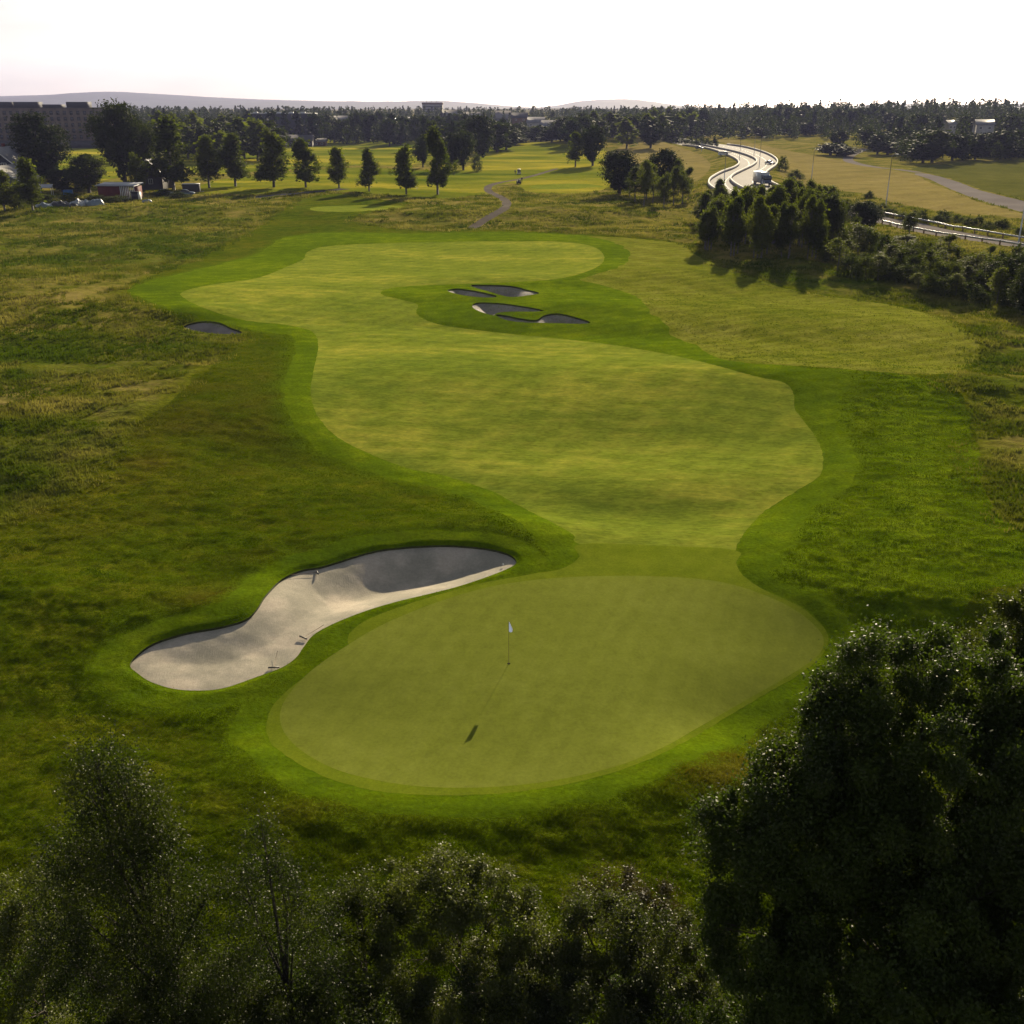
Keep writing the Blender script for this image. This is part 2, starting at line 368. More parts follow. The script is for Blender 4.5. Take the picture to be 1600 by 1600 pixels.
def grass_mat(name, dark, mid, light, blend=None, lush=None, big=.045, midsc=.35, finesc=5.0, stripes=None, sheen=.05, bumpd=.03, tan=None, tan_amt=0.0, fine_c=.35, stretch=(1, 1, 1), shtint=(1, .95, .45), mid_amt=.5):
    m, nt, p, out = newmat(name)
    g = nd(nt, "ShaderNodeNewGeometry"); mp = nd(nt, "ShaderNodeMapping"); mp.inputs['Scale'].default_value = stretch
    nt.links.new(g.outputs['Position'], mp.inputs['Vector']); pos = mp.outputs[0]
    n1 = noise(nt, pos, big, 4, .6); n2 = noise(nt, pos, midsc, 4, .6); n3 = noise(nt, pos, finesc, 3, .7)
    s = math_(nt, 'ADD', math_(nt, 'MULTIPLY', n1, 1 - mid_amt), math_(nt, 'MULTIPLY', n2, mid_amt))
    col = ramp(nt, s, [(.36, dark), (.5, mid), (.64, light)])
    f3 = ramp(nt, n3, [(.25, (1 - fine_c,) * 3), (.75, (1 + fine_c,) * 3)])
    col = mix(nt, 1.0, col, f3, 'MULTIPLY')
    if tan is not None:
        n4 = noise(nt, pos, .10, 5, .65); n5 = noise(nt, pos, .9, 3, .7)
        tf = math_(nt, 'ADD', math_(nt, 'MULTIPLY', n4, .65), math_(nt, 'MULTIPLY', n5, .35))
        tf = ramp(nt, tf, [(.5 - tan_amt * .1, (0, 0, 0)), (.5 + .12, (tan_amt,) * 3)])
        col = mix(nt, tf, col, tan)
    if lush is not None:
        at = nd(nt, "ShaderNodeAttribute", attribute_name='lush'); col = mix(nt, at.outputs['Fac'], col, mix(nt, 1.0, f3, lush, 'MULTIPLY'))
    if blend is not None:
        at = nd(nt, "ShaderNodeAttribute", attribute_name='edge'); col = mix(nt, at.outputs['Fac'], col, mix(nt, 1.0, f3, blend, 'MULTIPLY'))
    if stripes:
        for (ang, period, amt) in stripes:
            w = nd(nt, "ShaderNodeTexWave", wave_type='BANDS', bands_direction='X', wave_profile='SIN')
            mp2 = nd(nt, "ShaderNodeMapping"); mp2.inputs['Rotation'].default_value = (0, 0, ang)
            nt.links.new(g.outputs['Position'], mp2.inputs['Vector']); nt.links.new(mp2.outputs[0], w.inputs['Vector'])
            w.inputs['Scale'].default_value = .314 / period; w.inputs['Distortion'].default_value = .5; w.inputs['Detail'].default_value = 2
            w.inputs['Detail Scale'].default_value = .4
            k = ramp(nt, w.outputs['Fac'], [(.35, (1 - amt,) * 3), (.65, (1 + amt,) * 3)])
            col = mix(nt, 1.0, col, k, 'MULTIPLY')
    nt.links.new(col, p.inputs['Base Color'])
    p.inputs['Roughness'].default_value = .85; p.inputs['Specular IOR Level'].default_value = 0.0
    p.inputs['Sheen Weight'].default_value = sheen * 2.0; p.inputs['Sheen Roughness'].default_value = .45
    nt.links.new(mix(nt, 1.0, col, (6.6, 5.6, 6.0), 'MULTIPLY'), p.inputs['Sheen Tint'])
    bmp = nd(nt, "ShaderNodeBump"); bmp.inputs['Strength'].default_value = .9; bmp.inputs['Distance'].default_value = bumpd
    hb = math_(nt, 'ADD', n3, math_(nt, 'MULTIPLY', noise(nt, pos, finesc * 3.1, 2, .6), .5))
    nt.links.new(hb, bmp.inputs['Height']); nt.links.new(bmp.outputs[0], p.inputs['Normal'])
    return m
M = {}
M['green'] = grass_mat('putting_turf', (.096, .114, .015), (.110, .130, .018), (.126, .146, .023), big=.12, midsc=1.2, finesc=7, fine_c=.15, bumpd=.004, sheen=.04, stripes=[(R(20), 1.1, .018)])
M['collar'] = grass_mat('collar_turf', (.070, .096, .005), (.086, .113, .007), (.104, .130, .009), big=.2, midsc=.9, finesc=8, fine_c=.16, bumpd=.008, sheen=.05)
M['fair'] = grass_mat('fairway_turf', (.064, .092, .009), (.092, .119, .012), (.158, .170, .021), big=.07, midsc=.55, finesc=3.2, fine_c=.34, bumpd=.014, sheen=.06, stretch=(.6, 1.3, 1), stripes=[(R(28), 2.4, .035), (R(118), 3.0, .03)], mid_amt=.5)
M['ring'] = grass_mat('first_cut_turf', (.038, .066, .002), (.055, .088, .002), (.082, .116, .003), big=.07, midsc=.5, finesc=5.0, fine_c=.35, bumpd=.04, sheen=.06, stripes=[(R(75), 1.9, .05)])
M['mown'] = grass_mat('mown_rough_turf', (.026, .046, .001), (.044, .066, .002), (.074, .090, .004), blend=(.052, .082, .002), lush=(.072, .060, .008), big=.06, midsc=.45, finesc=5.5, fine_c=.45, bumpd=.10, sheen=.06, tan=(.080, .070, .006), tan_amt=.4)
M['rmown'] = grass_mat('right_mown_turf', (.038, .068, .0015), (.058, .092, .002), (.084, .118, .004), blend=(.056, .088, .002), big=.07, midsc=.45, finesc=5.0, fine_c=.40, bumpd=.05, sheen=.06, stripes=[(R(100), 1.6, .05), (R(20), 6, .05)])
M['lobe'] = grass_mat('olive_mown_turf', (.060, .078, .006), (.086, .100, .010), (.120, .128, .020), big=.05, midsc=.35, finesc=3.5, fine_c=.32, bumpd=.04, sheen=.06, stripes=[(R(65), 2.2, .07), (R(140), 7, .05)])
M['mead'] = grass_mat('meadow_grass', (.030, .044, .003), (.064, .074, .006), (.120, .114, .018), blend=(.060, .072, .004), lush=(.044, .066, .004), big=.05, midsc=.30, finesc=2.2, fine_c=.55, bumpd=.15, sheen=.06, tan=(.19, .155, .050), tan_amt=.7)
M['far'] = grass_mat('far_turf', (.034, .058, .003), (.092, .108, .008), (.230, .205, .022), big=.010, midsc=.035, finesc=1.0, fine_c=.2, bumpd=.05, sheen=.06, stretch=(.6, 1.4, 1))
M['wheat'] = grass_mat('ripe_wheat', (.105, .096, .028), (.138, .120, .038), (.175, .150, .050), big=.02, midsc=.12, finesc=1.2, fine_c=.2, bumpd=.12, sheen=.05, stripes=[(R(50), 12.0, .05)], tan=(.12, .11, .035), tan_amt=.35)
M['field'] = grass_mat('field_grass', (.044, .052, .009), (.058, .064, .012), (.074, .078, .016), big=.02, midsc=.12, finesc=1.5, fine_c=.2, bumpd=.08, sheen=.05)
# sand
m, nt, p, out = newmat('bunker_sand'); g = nd(nt, "ShaderNodeNewGeometry")
n1 = noise(nt, g.outputs['Position'], .35, 5, .6); n2 = noise(nt, g.outputs['Position'], 7, 4, .7)
cc = ramp(nt, n1, [(.40, (.27, .25, .195)), (.50, (.33, .30, .235)), (.58, (.40, .35, .275))])
cc = mix(nt, 1.0, cc, ramp(nt, n2, [(.3, (.86,) * 3), (.7, (1.1,) * 3)]), 'MULTIPLY')
nt.links.new(cc, p.inputs['Base Color']); p.inputs['Roughness'].default_value = .95; p.inputs['Specular IOR Level'].default_value = .1
w = nd(nt, "ShaderNodeTexWave"); w.inputs['Scale'].default_value = 2.6; w.inputs['Distortion'].default_value = 22; w.inputs['Detail Scale'].default_value = .35; w.inputs['Detail'].default_value = 3
nt.links.new(g.outputs['Position'], w.inputs['Vector'])
bmp = nd(nt, "ShaderNodeBump"); bmp.inputs['Distance'].default_value = .015; bmp.inputs['Strength'].default_value = .5
nt.links.new(math_(nt, 'ADD', n2, math_(nt, 'MULTIPLY', w.outputs['Fac'], .18)), bmp.inputs['Height']); nt.links.new(bmp.outputs[0], p.inputs['Normal'])
M['sand'] = m
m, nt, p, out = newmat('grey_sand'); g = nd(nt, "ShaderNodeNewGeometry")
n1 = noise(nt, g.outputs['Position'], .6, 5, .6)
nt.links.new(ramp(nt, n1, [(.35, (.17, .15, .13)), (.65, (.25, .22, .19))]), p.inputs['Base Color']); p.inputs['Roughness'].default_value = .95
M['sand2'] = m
# bunker turf edge
M['edge'] = simple('bunker_turf_edge', (.035, .040, .012), .95, var=.5, vscale=6)
# asphalt
def road_mat(name, c0, c1, rough):
    m, nt, p, out = newmat(name); g = nd(nt, "ShaderNodeNewGeometry")
    n1 = noise(nt, g.outputs['Position'], .08, 5, .6); n2 = noise(nt, g.outputs['Position'], 3, 4, .6)
    s = math_(nt, 'ADD', math_(nt, 'MULTIPLY', n1, .6), math_(nt, 'MULTIPLY', n2, .4))
    nt.links.new(ramp(nt, s, [(.35, c0), (.65, c1)]), p.inputs['Base Color']); p.inputs['Roughness'].default_value = rough
    p.inputs['Specular IOR Level'].default_value = .12 if name == 'highway_asphalt' else 0.0
    return m
M['hw'] = road_mat('highway_asphalt', (.075, .068, .064), (.115, .102, .094), .9)
M['road'] = road_mat('road_asphalt', (.155, .138, .128), (.21, .19, .175), .9)
M['path'] = road_mat('path_gravel', (.09, .078, .066), (.155, .137, .118), .95)
M['lot'] = road_mat('path_asphalt', (.055, .055, .06), (.085, .085, .09), .6)

# ------------------------------------------------------------------ object helpers
def link(o): C.objects.link(o); return o
def mesh_np(name, verts, faces, mat, parent=None, smooth=True, mname=None):
    """faces: int array (n,3) or (n,4), or a list of such arrays"""
    me = bpy.data.meshes.new(mname or name)
    fl = faces if isinstance(faces, list) else [faces]
    fl = [f for f in fl if len(f)]
    verts = np.asarray(verts, np.float32)
    me.vertices.add(len(verts)); me.vertices.foreach_set('co', verts.ravel())
    nl = sum(f.size for f in fl); nf = sum(len(f) for f in fl)
    me.loops.add(nl); me.polygons.add(nf)
    me.loops.foreach_set('vertex_index', np.concatenate([np.asarray(f, np.int32).ravel() for f in fl]))
    sizes = np.concatenate([np.full(len(f), f.shape[1], np.int32) for f in fl])
    starts = np.concatenate([[0], np.cumsum(sizes)[:-1]]).astype(np.int32)
    me.polygons.foreach_set('loop_start', starts)
    if smooth: me.polygons.foreach_set('use_smooth', np.ones(nf, bool))
    me.update(calc_edges=True)
    if mat: me.materials.append(mat)
    o = bpy.data.objects.new(name, me); C.objects.link(o)
    if parent: o.parent = parent
    return o
def tag(o, label=None, cat=None, group=None, kind=None):
    if label: o['label'] = label
    if cat: o['category'] = cat
    if group: o['group'] = group
    if kind: o['kind'] = kind
    return o
def thing(name, label, cat, loc=(0, 0, 0), rz=0.0, group=None, scale=None):
    o = bpy.data.objects.new(name, None); o.empty_display_size = .1; C.objects.link(o)
    o.location = loc; o.rotation_euler = (0, 0, rz)
    if scale: o.scale = scale if isinstance(scale, tuple) else (scale,) * 3
    return tag(o, label, cat, group)
class MB:
    """collects simple solids into one mesh"""
    def __init__(s): s.v = []; s.q = []; s.t = []; s.n = 0
    def add(s, v, q=(), t=()):
        v = np.asarray(v, float); s.v.append(v)
        if len(q): s.q.append(np.asarray(q) + s.n)
        if len(t): s.t.append(np.asarray(t) + s.n)
        s.n += len(v); return s
    def box(s, c, size, rz=0.0):
        x, y, z = [k / 2 for k in size]
        v = np.array([(-x,-y,-z),(x,-y,-z),(x,y,-z),(-x,y,-z),(-x,-y,z),(x,-y,z),(x,y,z),(-x,y,z)])
        if rz:
            cc, ss = math.cos(rz), math.sin(rz); v = np.stack([v[:,0]*cc - v[:,1]*ss, v[:,0]*ss + v[:,1]*cc, v[:,2]], 1)
        return s.add(v + np.array(c), [(0,3,2,1),(4,5,6,7),(0,1,5,4),(1,2,6,5),(2,3,7,6),(3,0,4,7)])
    def prism(s, prof, axis, a, b):
        """extrude a closed 2D profile (list of (u,w)) from a to b along x or y"""
        n = len(prof); v = []
        for k in (a, b):
            for (u, w) in prof: v.append((k, u, w) if axis == 'x' else (u, k, w))
        q = [(i, (i + 1) % n, n + (i + 1) % n, n + i) for i in range(n)]
        t = [(0, i, i + 1) for i in range(1, n - 1)] + [(n, n + i + 1, n + i) for i in range(1, n - 1)]
        return s.add(v, q, t)
    def tube(s, pts, rad, seg=6, caps=True):
        pts = np.array(pts, float); n = len(pts)
        rad = np.full(n, rad) if np.isscalar(rad) else np.array(rad)
        tg = np.gradient(pts, axis=0); tg /= np.linalg.norm(tg, axis=1)[:, None] + 1e-9
        up = np.where(np.abs(tg[:, 2:3]) > .9, np.array([[1., 0, 0]]), np.array([[0, 0, 1.]]))
        u = np.cross(tg, up); u /= np.linalg.norm(u, axis=1)[:, None] + 1e-9; w = np.cross(tg, u)
        an = np.linspace(0, 2 * math.pi, seg, endpoint=False)
        v = (pts[:, None] + rad[:, None, None] * (u[:, None] * np.cos(an)[None, :, None] + w[:, None] * np.sin(an)[None, :, None])).reshape(-1, 3)
        q = []
        for i in range(n - 1):
            for k in range(seg):
                q.append((i * seg + k, i * seg + (k + 1) % seg, (i + 1) * seg + (k + 1) % seg, (i + 1) * seg + k))
        t = []
        if caps:
            t = [(0, k, k + 1) for k in range(1, seg - 1)] + [((n - 1) * seg, (n - 1) * seg + k + 1, (n - 1) * seg + k) for k in range(1, seg - 1)]
        return s.add(v, q, t)
    def build(s, name, mat, parent=None, smooth=False):
        fl = []
        if s.q: fl.append(np.vstack(s.q))
        if s.t: fl.append(np.vstack(s.t))
        return mesh_np(name, np.vstack(s.v), fl, mat, parent, smooth)

# ------------------------------------------------------------------ the ground objects
LUSH = [(70,560,9,9,1.0),(30,720,7,6,.9),(250,385,30,14,.8),(90,400,30,16,.7),(1590,640,8,7,.7),(1580,740,6,5,.7),(760,330,14,8,.4),(200,345,40,10,.6),(1350,440,30,12,.8),(1540,560,14,8,.8)]
LUSHW = [(*[float(k_) for k_ in flat(a_, b_)], rx, ry, s_) for a_, b_, rx, ry, s_ in LUSH]
def lush_at(x, y):
    l = np.zeros(x.shape)
    for bx, by, rx, ry, s_ in LUSHW: l = np.maximum(l, s_ * np.exp(-.5 * (((x - bx) / rx) ** 2 + ((y - by) / ry) ** 2)))
    return np.clip(l * .9 + .9 * fnoise(x, y, 4, 83, 3) * (l > .05), 0, 1)
DRYW = [(*[float(k_) for k_ in flat(a_, b_)], rx, ry, s_) for a_, b_, rx, ry, s_ in [(1110,1185,2.2,1.4,1.0),(1180,1120,1.5,1.2,.7),(330,650,9,10,.32),(60,800,6,4,.35),(200,740,6,5,.35),(350,945,1.8,1.2,.9),(560,1260,4,.8,.5),(480,880,2.5,.8,.6)]]
def dry_at(x, y):
    l = np.zeros(x.shape)
    for bx, by, rx, ry, s_ in DRYW: l = np.maximum(l, s_ * np.exp(-.5 * (((x - bx) / rx) ** 2 + ((y - by) / ry) ** 2)))
    return np.clip(l * (1 + 1.4 * fnoise(x, y, 2.5, 85, 3)), 0, .9)
def sub_mesh(name, tris, mat, zoff=None):
    u, inv = np.unique(tris, return_inverse=True)
    v = V[u].copy()
    if zoff is not None: v[:, 2] += zoff(u)
    o = mesh_np(name, v, inv.reshape(-1, 3), mat)
    if name in ('mown_rough', 'ground'):
        e = FM[u, keys.index('ring' if name == 'mown_rough' else 'mown')]
        at = o.data.attributes.new('edge', 'FLOAT', 'POINT'); at.data.foreach_set('value', (1 - sstep(-.4, 2.2 if name == 'mown_rough' else 3.0, e + .8 * vnoise(v[:, 0], v[:, 1], .9, 81))).astype(np.float32))
        at = o.data.attributes.new('lush', 'FLOAT', 'POINT'); at.data.foreach_set('value', (dry_at if name == 'mown_rough' else lush_at)(v[:, 0], v[:, 1]).astype(np.float32))
    return o
ZMAT = dict(green='green', collar='collar', fair='fair', hw='hw', road2='road', cart='path', lot='lot', ring='ring', tee1='fair', tee2='fair', mown='mown', lobe='lobe', rmown='rmown',
            road3='road', road4='road', fmown='far', wr='wheat', wl='wheat', field='field', range='far', fg='far')
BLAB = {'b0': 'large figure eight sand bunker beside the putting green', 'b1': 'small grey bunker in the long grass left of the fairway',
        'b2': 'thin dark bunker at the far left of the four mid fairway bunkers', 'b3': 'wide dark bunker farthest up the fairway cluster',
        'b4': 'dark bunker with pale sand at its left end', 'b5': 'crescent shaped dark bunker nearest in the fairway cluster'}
for zi, (k, nm) in enumerate(ZONES):
    tr = T[zone == zi]
    if not len(tr): print("empty zone", k); continue
    if k in BD_SET:
        lip, D, L = BD_SET[k]; kk = keys.index(k)
        def zo(u, lip=lip, D=D, L=L, kk=kk, k=k):
            dd = -FM[u, kk]; DD = D
            if k == 'b0':
                DD = np.where(V[u, 0] > -11.0, .9, .42) * 1.0
                s_ = sstep(-12.5, -7.5, V[u, 0]); DD = .22 * (1 - s_) + .72 * s_
            z = -(lip + DD * sstep(0, L, dd))
            return z + .03 * fnoise(V[u, 0], V[u, 1], .9, 91, 2) * sstep(0, .4, dd)
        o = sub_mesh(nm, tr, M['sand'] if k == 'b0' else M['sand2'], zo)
        tag(o, BLAB[k], kind='structure')
        E = BORDER[k]; u, inv = np.unique(E, return_inverse=True); inv = inv.reshape(-1, 2)
        top = V[u]; bot = top.copy(); bot[:, 2] -= lip + .08
        n = len(u)
        mesh_np('bunker_turf_edge', np.vstack([top, bot]), np.stack([inv[:, 0], inv[:, 1], inv[:, 1] + n, inv[:, 0] + n], 1), M['edge'])['kind'] = 'structure'
    else:
        o = sub_mesh(nm, tr, M[ZMAT[k]]); o['kind'] = 'structure'
o = sub_mesh('ground', T[zone == 99], M['mead']); o['kind'] = 'structure'
# ------------------------------------------------------------------ vegetation
def leaf_mat(name, c0, c1, trans=.3, rough=.45, spec=.5, nsc=.5, c2=None, lush=None):
    m, nt, p, out = newmat(name)
    g = nd(nt, "ShaderNodeNewGeometry"); oi = nd(nt, "ShaderNodeObjectInfo")
    n = noise(nt, g.outputs['Position'], nsc, 3, .6)
    f = math_(nt, 'ADD', math_(nt, 'MULTIPLY', n, .75), math_(nt, 'MULTIPLY', oi.outputs['Random'], .25))
    col = ramp(nt, f, [(.34, c0), (.66, c1)] if c2 is None else [(.38, c0), (.50, c1), (.63, c2)])
    if lush: col = mix(nt, nd(nt, 'ShaderNodeAttribute', attribute_name='lush').outputs['Fac'], col, lush)
    nt.links.new(col, p.inputs['Base Color']); p.inputs['Roughness'].default_value = rough; p.inputs['Specular IOR Level'].default_value = spec
    tr = nd(nt, "ShaderNodeBsdfTranslucent"); mx = nd(nt, "ShaderNodeMixShader"); mx.inputs[0].default_value = trans
    nt.links.new(mix(nt, 1.0, col, (1.5, 1.6, .6), 'MULTIPLY'), tr.inputs[0])
    nt.links.new(p.outputs[0], mx.inputs[1]); nt.links.new(tr.outputs[0], mx.inputs[2]); nt.links.new(mx.outputs[0], out.inputs[0])
    return m
M['birch'] = leaf_mat('birch_leaves', (.034, .046, .005), (.094, .108, .012), .42, .8, .1, .4)
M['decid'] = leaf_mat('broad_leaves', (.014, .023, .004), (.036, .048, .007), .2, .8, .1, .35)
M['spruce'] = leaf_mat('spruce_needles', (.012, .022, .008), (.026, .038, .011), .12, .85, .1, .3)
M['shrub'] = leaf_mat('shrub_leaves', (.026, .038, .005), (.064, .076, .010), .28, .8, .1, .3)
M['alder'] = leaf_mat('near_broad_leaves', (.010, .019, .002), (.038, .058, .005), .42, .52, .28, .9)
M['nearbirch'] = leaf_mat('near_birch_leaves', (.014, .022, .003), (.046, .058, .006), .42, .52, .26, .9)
M['willow'] = leaf_mat('willow_leaves', (.016, .024, .004), (.068, .080, .014), .42, .5, .32, .8)
M['brownw'] = leaf_mat('brown_willow_leaves', (.034, .030, .005), (.070, .060, .012), .26, .46, .3, .9)
M['blades'] = leaf_mat('long_grass_blades', (.028, .046, .002), (.066, .076, .006), .3, .9, 0.0, .09, c2=(.21, .18, .066), lush=(.044, .068, .004))
M['tuft'] = leaf_mat('rough_grass_blades', (.026, .046, .001), (.066, .088, .003), .35, .9, 0.0, .35, lush=(.080, .066, .010))
M['darkbark'] = simple('shaded_bark', (.02, .017, .013), .9, var=.4, vscale=3)  # near birch stems, darker than the other barks
M['bark'] = simple('dark_bark', (.045, .035, .026), .9, var=.4, vscale=3)
def birch_bark():
    m, nt, p, out = newmat('birch_bark'); g = nd(nt, "ShaderNodeTexCoord"); mp = nd(nt, "ShaderNodeMapping"); mp.inputs['Scale'].default_value = (2, 2, 9)
    nt.links.new(g.outputs['Object'], mp.inputs[0])
    nt.links.new(ramp(nt, noise(nt, mp.outputs[0], 1.2, 4), [(.42, (.04, .036, .03)), (.62, (.16, .14, .12))]), p.inputs['Base Color']); p.inputs['Roughness'].default_value = .8
    return m
M['bbark'] = birch_bark()

def leaves(cen, size, rg, wid=.6, droop=0.0, up=0.0, outn=None):
    """diamond leaf quads at the given centres"""
    n = len(cen)
    t = rg.normal(size=(n, 3)); t[:, 2] -= droop * 1.5; t /= np.linalg.norm(t, axis=1)[:, None]
    nn = rg.normal(size=(n, 3))
    if outn is not None: nn = nn + outn
    nn[:, 2] += up
    b = np.cross(nn, t); b /= np.linalg.norm(b, axis=1)[:, None] + 1e-9
    s = (size * rg.uniform(.7, 1.3, n))[:, None] / 2
    v = np.stack([cen - t * s, cen + b * s * wid, cen + t * s, cen - b * s * wid], 1).reshape(-1, 3)
    return v, np.arange(n * 4).reshape(-1, 4)
def crown_profile(kind, rg):
    """clump centres and sizes for a tree 10 m tall"""
    cs = []
    if kind == 'birch':          # ovate, pointed, hanging twigs, starts low
        for k in range(70):
            t = rg.uniform(0, 1) ** .9; z = 1.7 + 8.1 * t
            r = 2.1 * (math.sin(math.pi * min(1, (t + .13) / 1.16) ** .72) ** .9) * (1 - .25 * t)
            a = rg.uniform(0, 6.283); q = rg.uniform(.3, 1.0) ** .6 * r * (.85 + .45 * math.sin(a * 2 + z * 1.7) * math.sin(z * 2.3 + a))
            cs.append((q * math.cos(a), q * math.sin(a), z, .34, .58))
    elif kind == 'slim':         # stand birch: bare lower stem
        for k in range(60):
            t = rg.uniform(0, 1); z = 3.2 + 6.6 * t
            r = 1.45 * math.sin(math.pi * min(1, (t + .2) / 1.22)) ** .8
            a = rg.uniform(0, 6.283); q = rg.uniform(.2, 1.0) * r
            cs.append((q * math.cos(a), q * math.sin(a), z, .40, .55))
    elif kind == 'round':
        for k in range(110):
            v = rg.normal(size=3); v /= np.linalg.norm(v); q = rg.uniform(.5, 1.0) ** .5
            z = 5.5 + v[2] * 4.2 * q; w = 1.0 if z > 4 else .82
            cs.append((v[0] * 3.1 * q * w, v[1] * 3.1 * q * w, z, .55, .5))
    elif kind == 'spruce':
        for k in range(120):
            t = rg.uniform(0, 1) ** 1.25; z = .8 + 9.1 * t
            lay = abs(((z * 1.1) % 1) - .5) * .5 + .75
            r = 2.1 * (1 - t) ** .85 * lay + .08
            a = rg.uniform(0, 6.283); q = rg.uniform(.35, 1.0) ** .6 * r
            cs.append((q * math.cos(a), q * math.sin(a), z - q * .15, .32 * (1.2 - t * .7), .20))
    elif kind == 'bush':
        for k in range(80):
            v = rg.normal(size=3); v /= np.linalg.norm(v); v[2] = abs(v[2]) * 1.0; q = rg.uniform(.4, 1.0) ** .5
            cs.append((v[0] * 5.2 * q, v[1] * 5.2 * q, .7 + v[2] * 8.2 * q, .9, .8))
    return np.array(cs)
PROTO = {}
def proto(kind, variant, lod):
    key = (kind, variant, lod)
    if key in PROTO: return PROTO[key]
    rg = np.random.default_rng(abs(hash((kind, 3))) % 1000 * 0 + {'birch': 10, 'slim': 20, 'round': 30, 'spruce': 40, 'bush': 50}[kind] + variant * 7 + 1)
    cs = crown_profile(kind, rg)
    # lopsidedness
    cs[:, 0] += .35 * np.sin(cs[:, 2] * .7 + variant * 2) ; cs[:, 1] += .35 * np.cos(cs[:, 2] * .6 + variant)
    n = {'near': 6500, 'mid': 2200, 'far': 620}[lod]; size = {'near': .21, 'mid': .30, 'far': .55}[lod]
    if kind in ('round', 'bush'): n = int(n * 1.35); size *= 1.15
    idx = rg.integers(0, len(cs), n)
    g = rg.normal(size=(n, 3)) * .62
    cen = cs[idx, :3] + g * cs[idx][:, [3, 3, 4]]
    cen[:, 2] = np.maximum(cen[:, 2], .15)
    v, q = leaves(cen, size, rg, .62, droop=.5 if kind in ('birch', 'slim') else 0, up=.5)
    if kind in ('round', 'bush', 'spruce', 'birch'):     # denser inner mass of larger sprays
        m_ = n // 5; i2 = rg.integers(0, len(cs), m_); c2 = cs[i2, :3] * np.array([.62, .62, .95]) + rg.normal(size=(m_, 3)) * .4
        v2, q2 = leaves(c2, size * 2.4, rg, .8); q = np.vstack([q, q2 + len(v)]); v = np.vstack([v, v2])
    mat = {'birch': 'birch', 'slim': 'birch', 'round': 'decid', 'spruce': 'spruce', 'bush': 'shrub'}[kind]
    oc = mesh_np('crown', v, q, M[mat], smooth=False, mname='crown_' + kind)
    tb = MB(); lean = rg.uniform(-.2, .2, 2)
    top = {'birch': 8.8, 'slim': 9, 'round': 7, 'spruce': 9.3, 'bush': 4}[kind]
    r0 = {'birch': .16, 'slim': .11, 'round': .30, 'spruce': .17, 'bush': .2}[kind]
    zz = np.linspace(-.3, top, 6)
    tb.tube([(lean[0] * z / top, lean[1] * z / top, z) for z in zz], [r0 * (1 - .85 * max(0, z) / top) for z in zz], 6)
    for k in range(7 if lod != 'far' else 3):
        c = cs[rg.integers(0, len(cs))]; z0 = max(.3, c[2] * .62)
        tb.tube([(lean[0] * z0 / top, lean[1] * z0 / top, z0), (c[0] * .5, c[1] * .5, (z0 + c[2]) / 2 + .1), tuple(c[:3])], [r0 * .4, r0 * .25, r0 * .08], 4, False)
    ot = tb.build('trunk', M['bbark'] if kind in ('birch', 'slim') else M['bark'], smooth=True)
    r = (oc.data, ot.data)
    bpy.data.objects.remove(oc); bpy.data.objects.remove(ot)
    PROTO[key] = r; return r
def world_x(px, Y, z=0.0):
    return (px - 800) / FPX * (Y * CP + (CAMZ - z) * SP)
def ztop(py, Y):
    v = (800 - py) / FPX
    return CAMZ + Y * (-SP + v * CP) / (CP + v * SP)
NTREE = [0]
def plant(kind, x, y, h, w, name, label, cat='tree', group=None, lod='mid', rz=None):
    me = proto(kind, NTREE[0] % 4 if lod != 'far' else NTREE[0] % 3, lod); NTREE[0] += 1
    nomw = {'birch': 4.4, 'slim': 3.4, 'round': 6.6, 'spruce': 4.2, 'bush': 10.8}[kind]
    sz = h / 10.0; sx = w / nomw * 1.12
    t = thing(name, label, cat, (x, y, float(ground_z(x, y)) - .05), rnd.uniform(0, 6.28) if rz is None else rz, group, (sx, sx, sz))
    a = bpy.data.objects.new('crown', me[0]); a.parent = t; C.objects.link(a)
    b_ = bpy.data.objects.new('trunk', me[1]); b_.parent = t; C.objects.link(b_)
    return t
def tree(kind, px, pyb, pyt, wpx, name, label, cat='tree', group=None, lod='mid', Y=None):
    if Y is None:
        x, y = P(px, pyb)[0]
    else:
        y = Y; x = world_x(px, Y)
    g = float(ground_z(x, y)); h = ztop(pyt, y) - g
    w = wpx / FPX * (y * CP + CAMZ * SP) * (1.12 if lod == 'near' else 1)
    return plant(kind, float(x), float(y), max(h, .8), max(w, .6), name, label, cat, group, lod)

# birch row along the fairway end, left to right
BR = [(217,301,240,32,'small pale green birch standing between the red shed and the dark gabled house','birch'),
      (272,298,186,62,'tall wide birch standing just right of the dark gabled house','birch'),
      (327,294,213,42,'birch with visible stem standing right of the dark trailer','birch'),
      (368,291,211,46,'dense dark birch at the left end of the car park path','birch'),
      (428,293,203,54,'tall drooping birch at the top of the asphalt path','birch'),
      (478,293,219,44,'loose open birch between the drooping birch and a compact dark one','birch'),
      (530,294,231,35,'compact dark birch standing beside the end of the asphalt path','birch'),
      (577,299,234,33,'narrow pointed birch casting its shadow on the small tee','birch'),
      (635,303,227,36,'thin gappy birch left of the tallest lone birch','birch'),
      (684,305,202,42,'tallest lone birch at the right end of the row','birch')]
for px, b_, t_, w_, lab, k in BR: tree(k, px, b_, t_, w_, 'birch_tree', lab, 'tree', 'birches in a row at the end of the fairway', 'near')
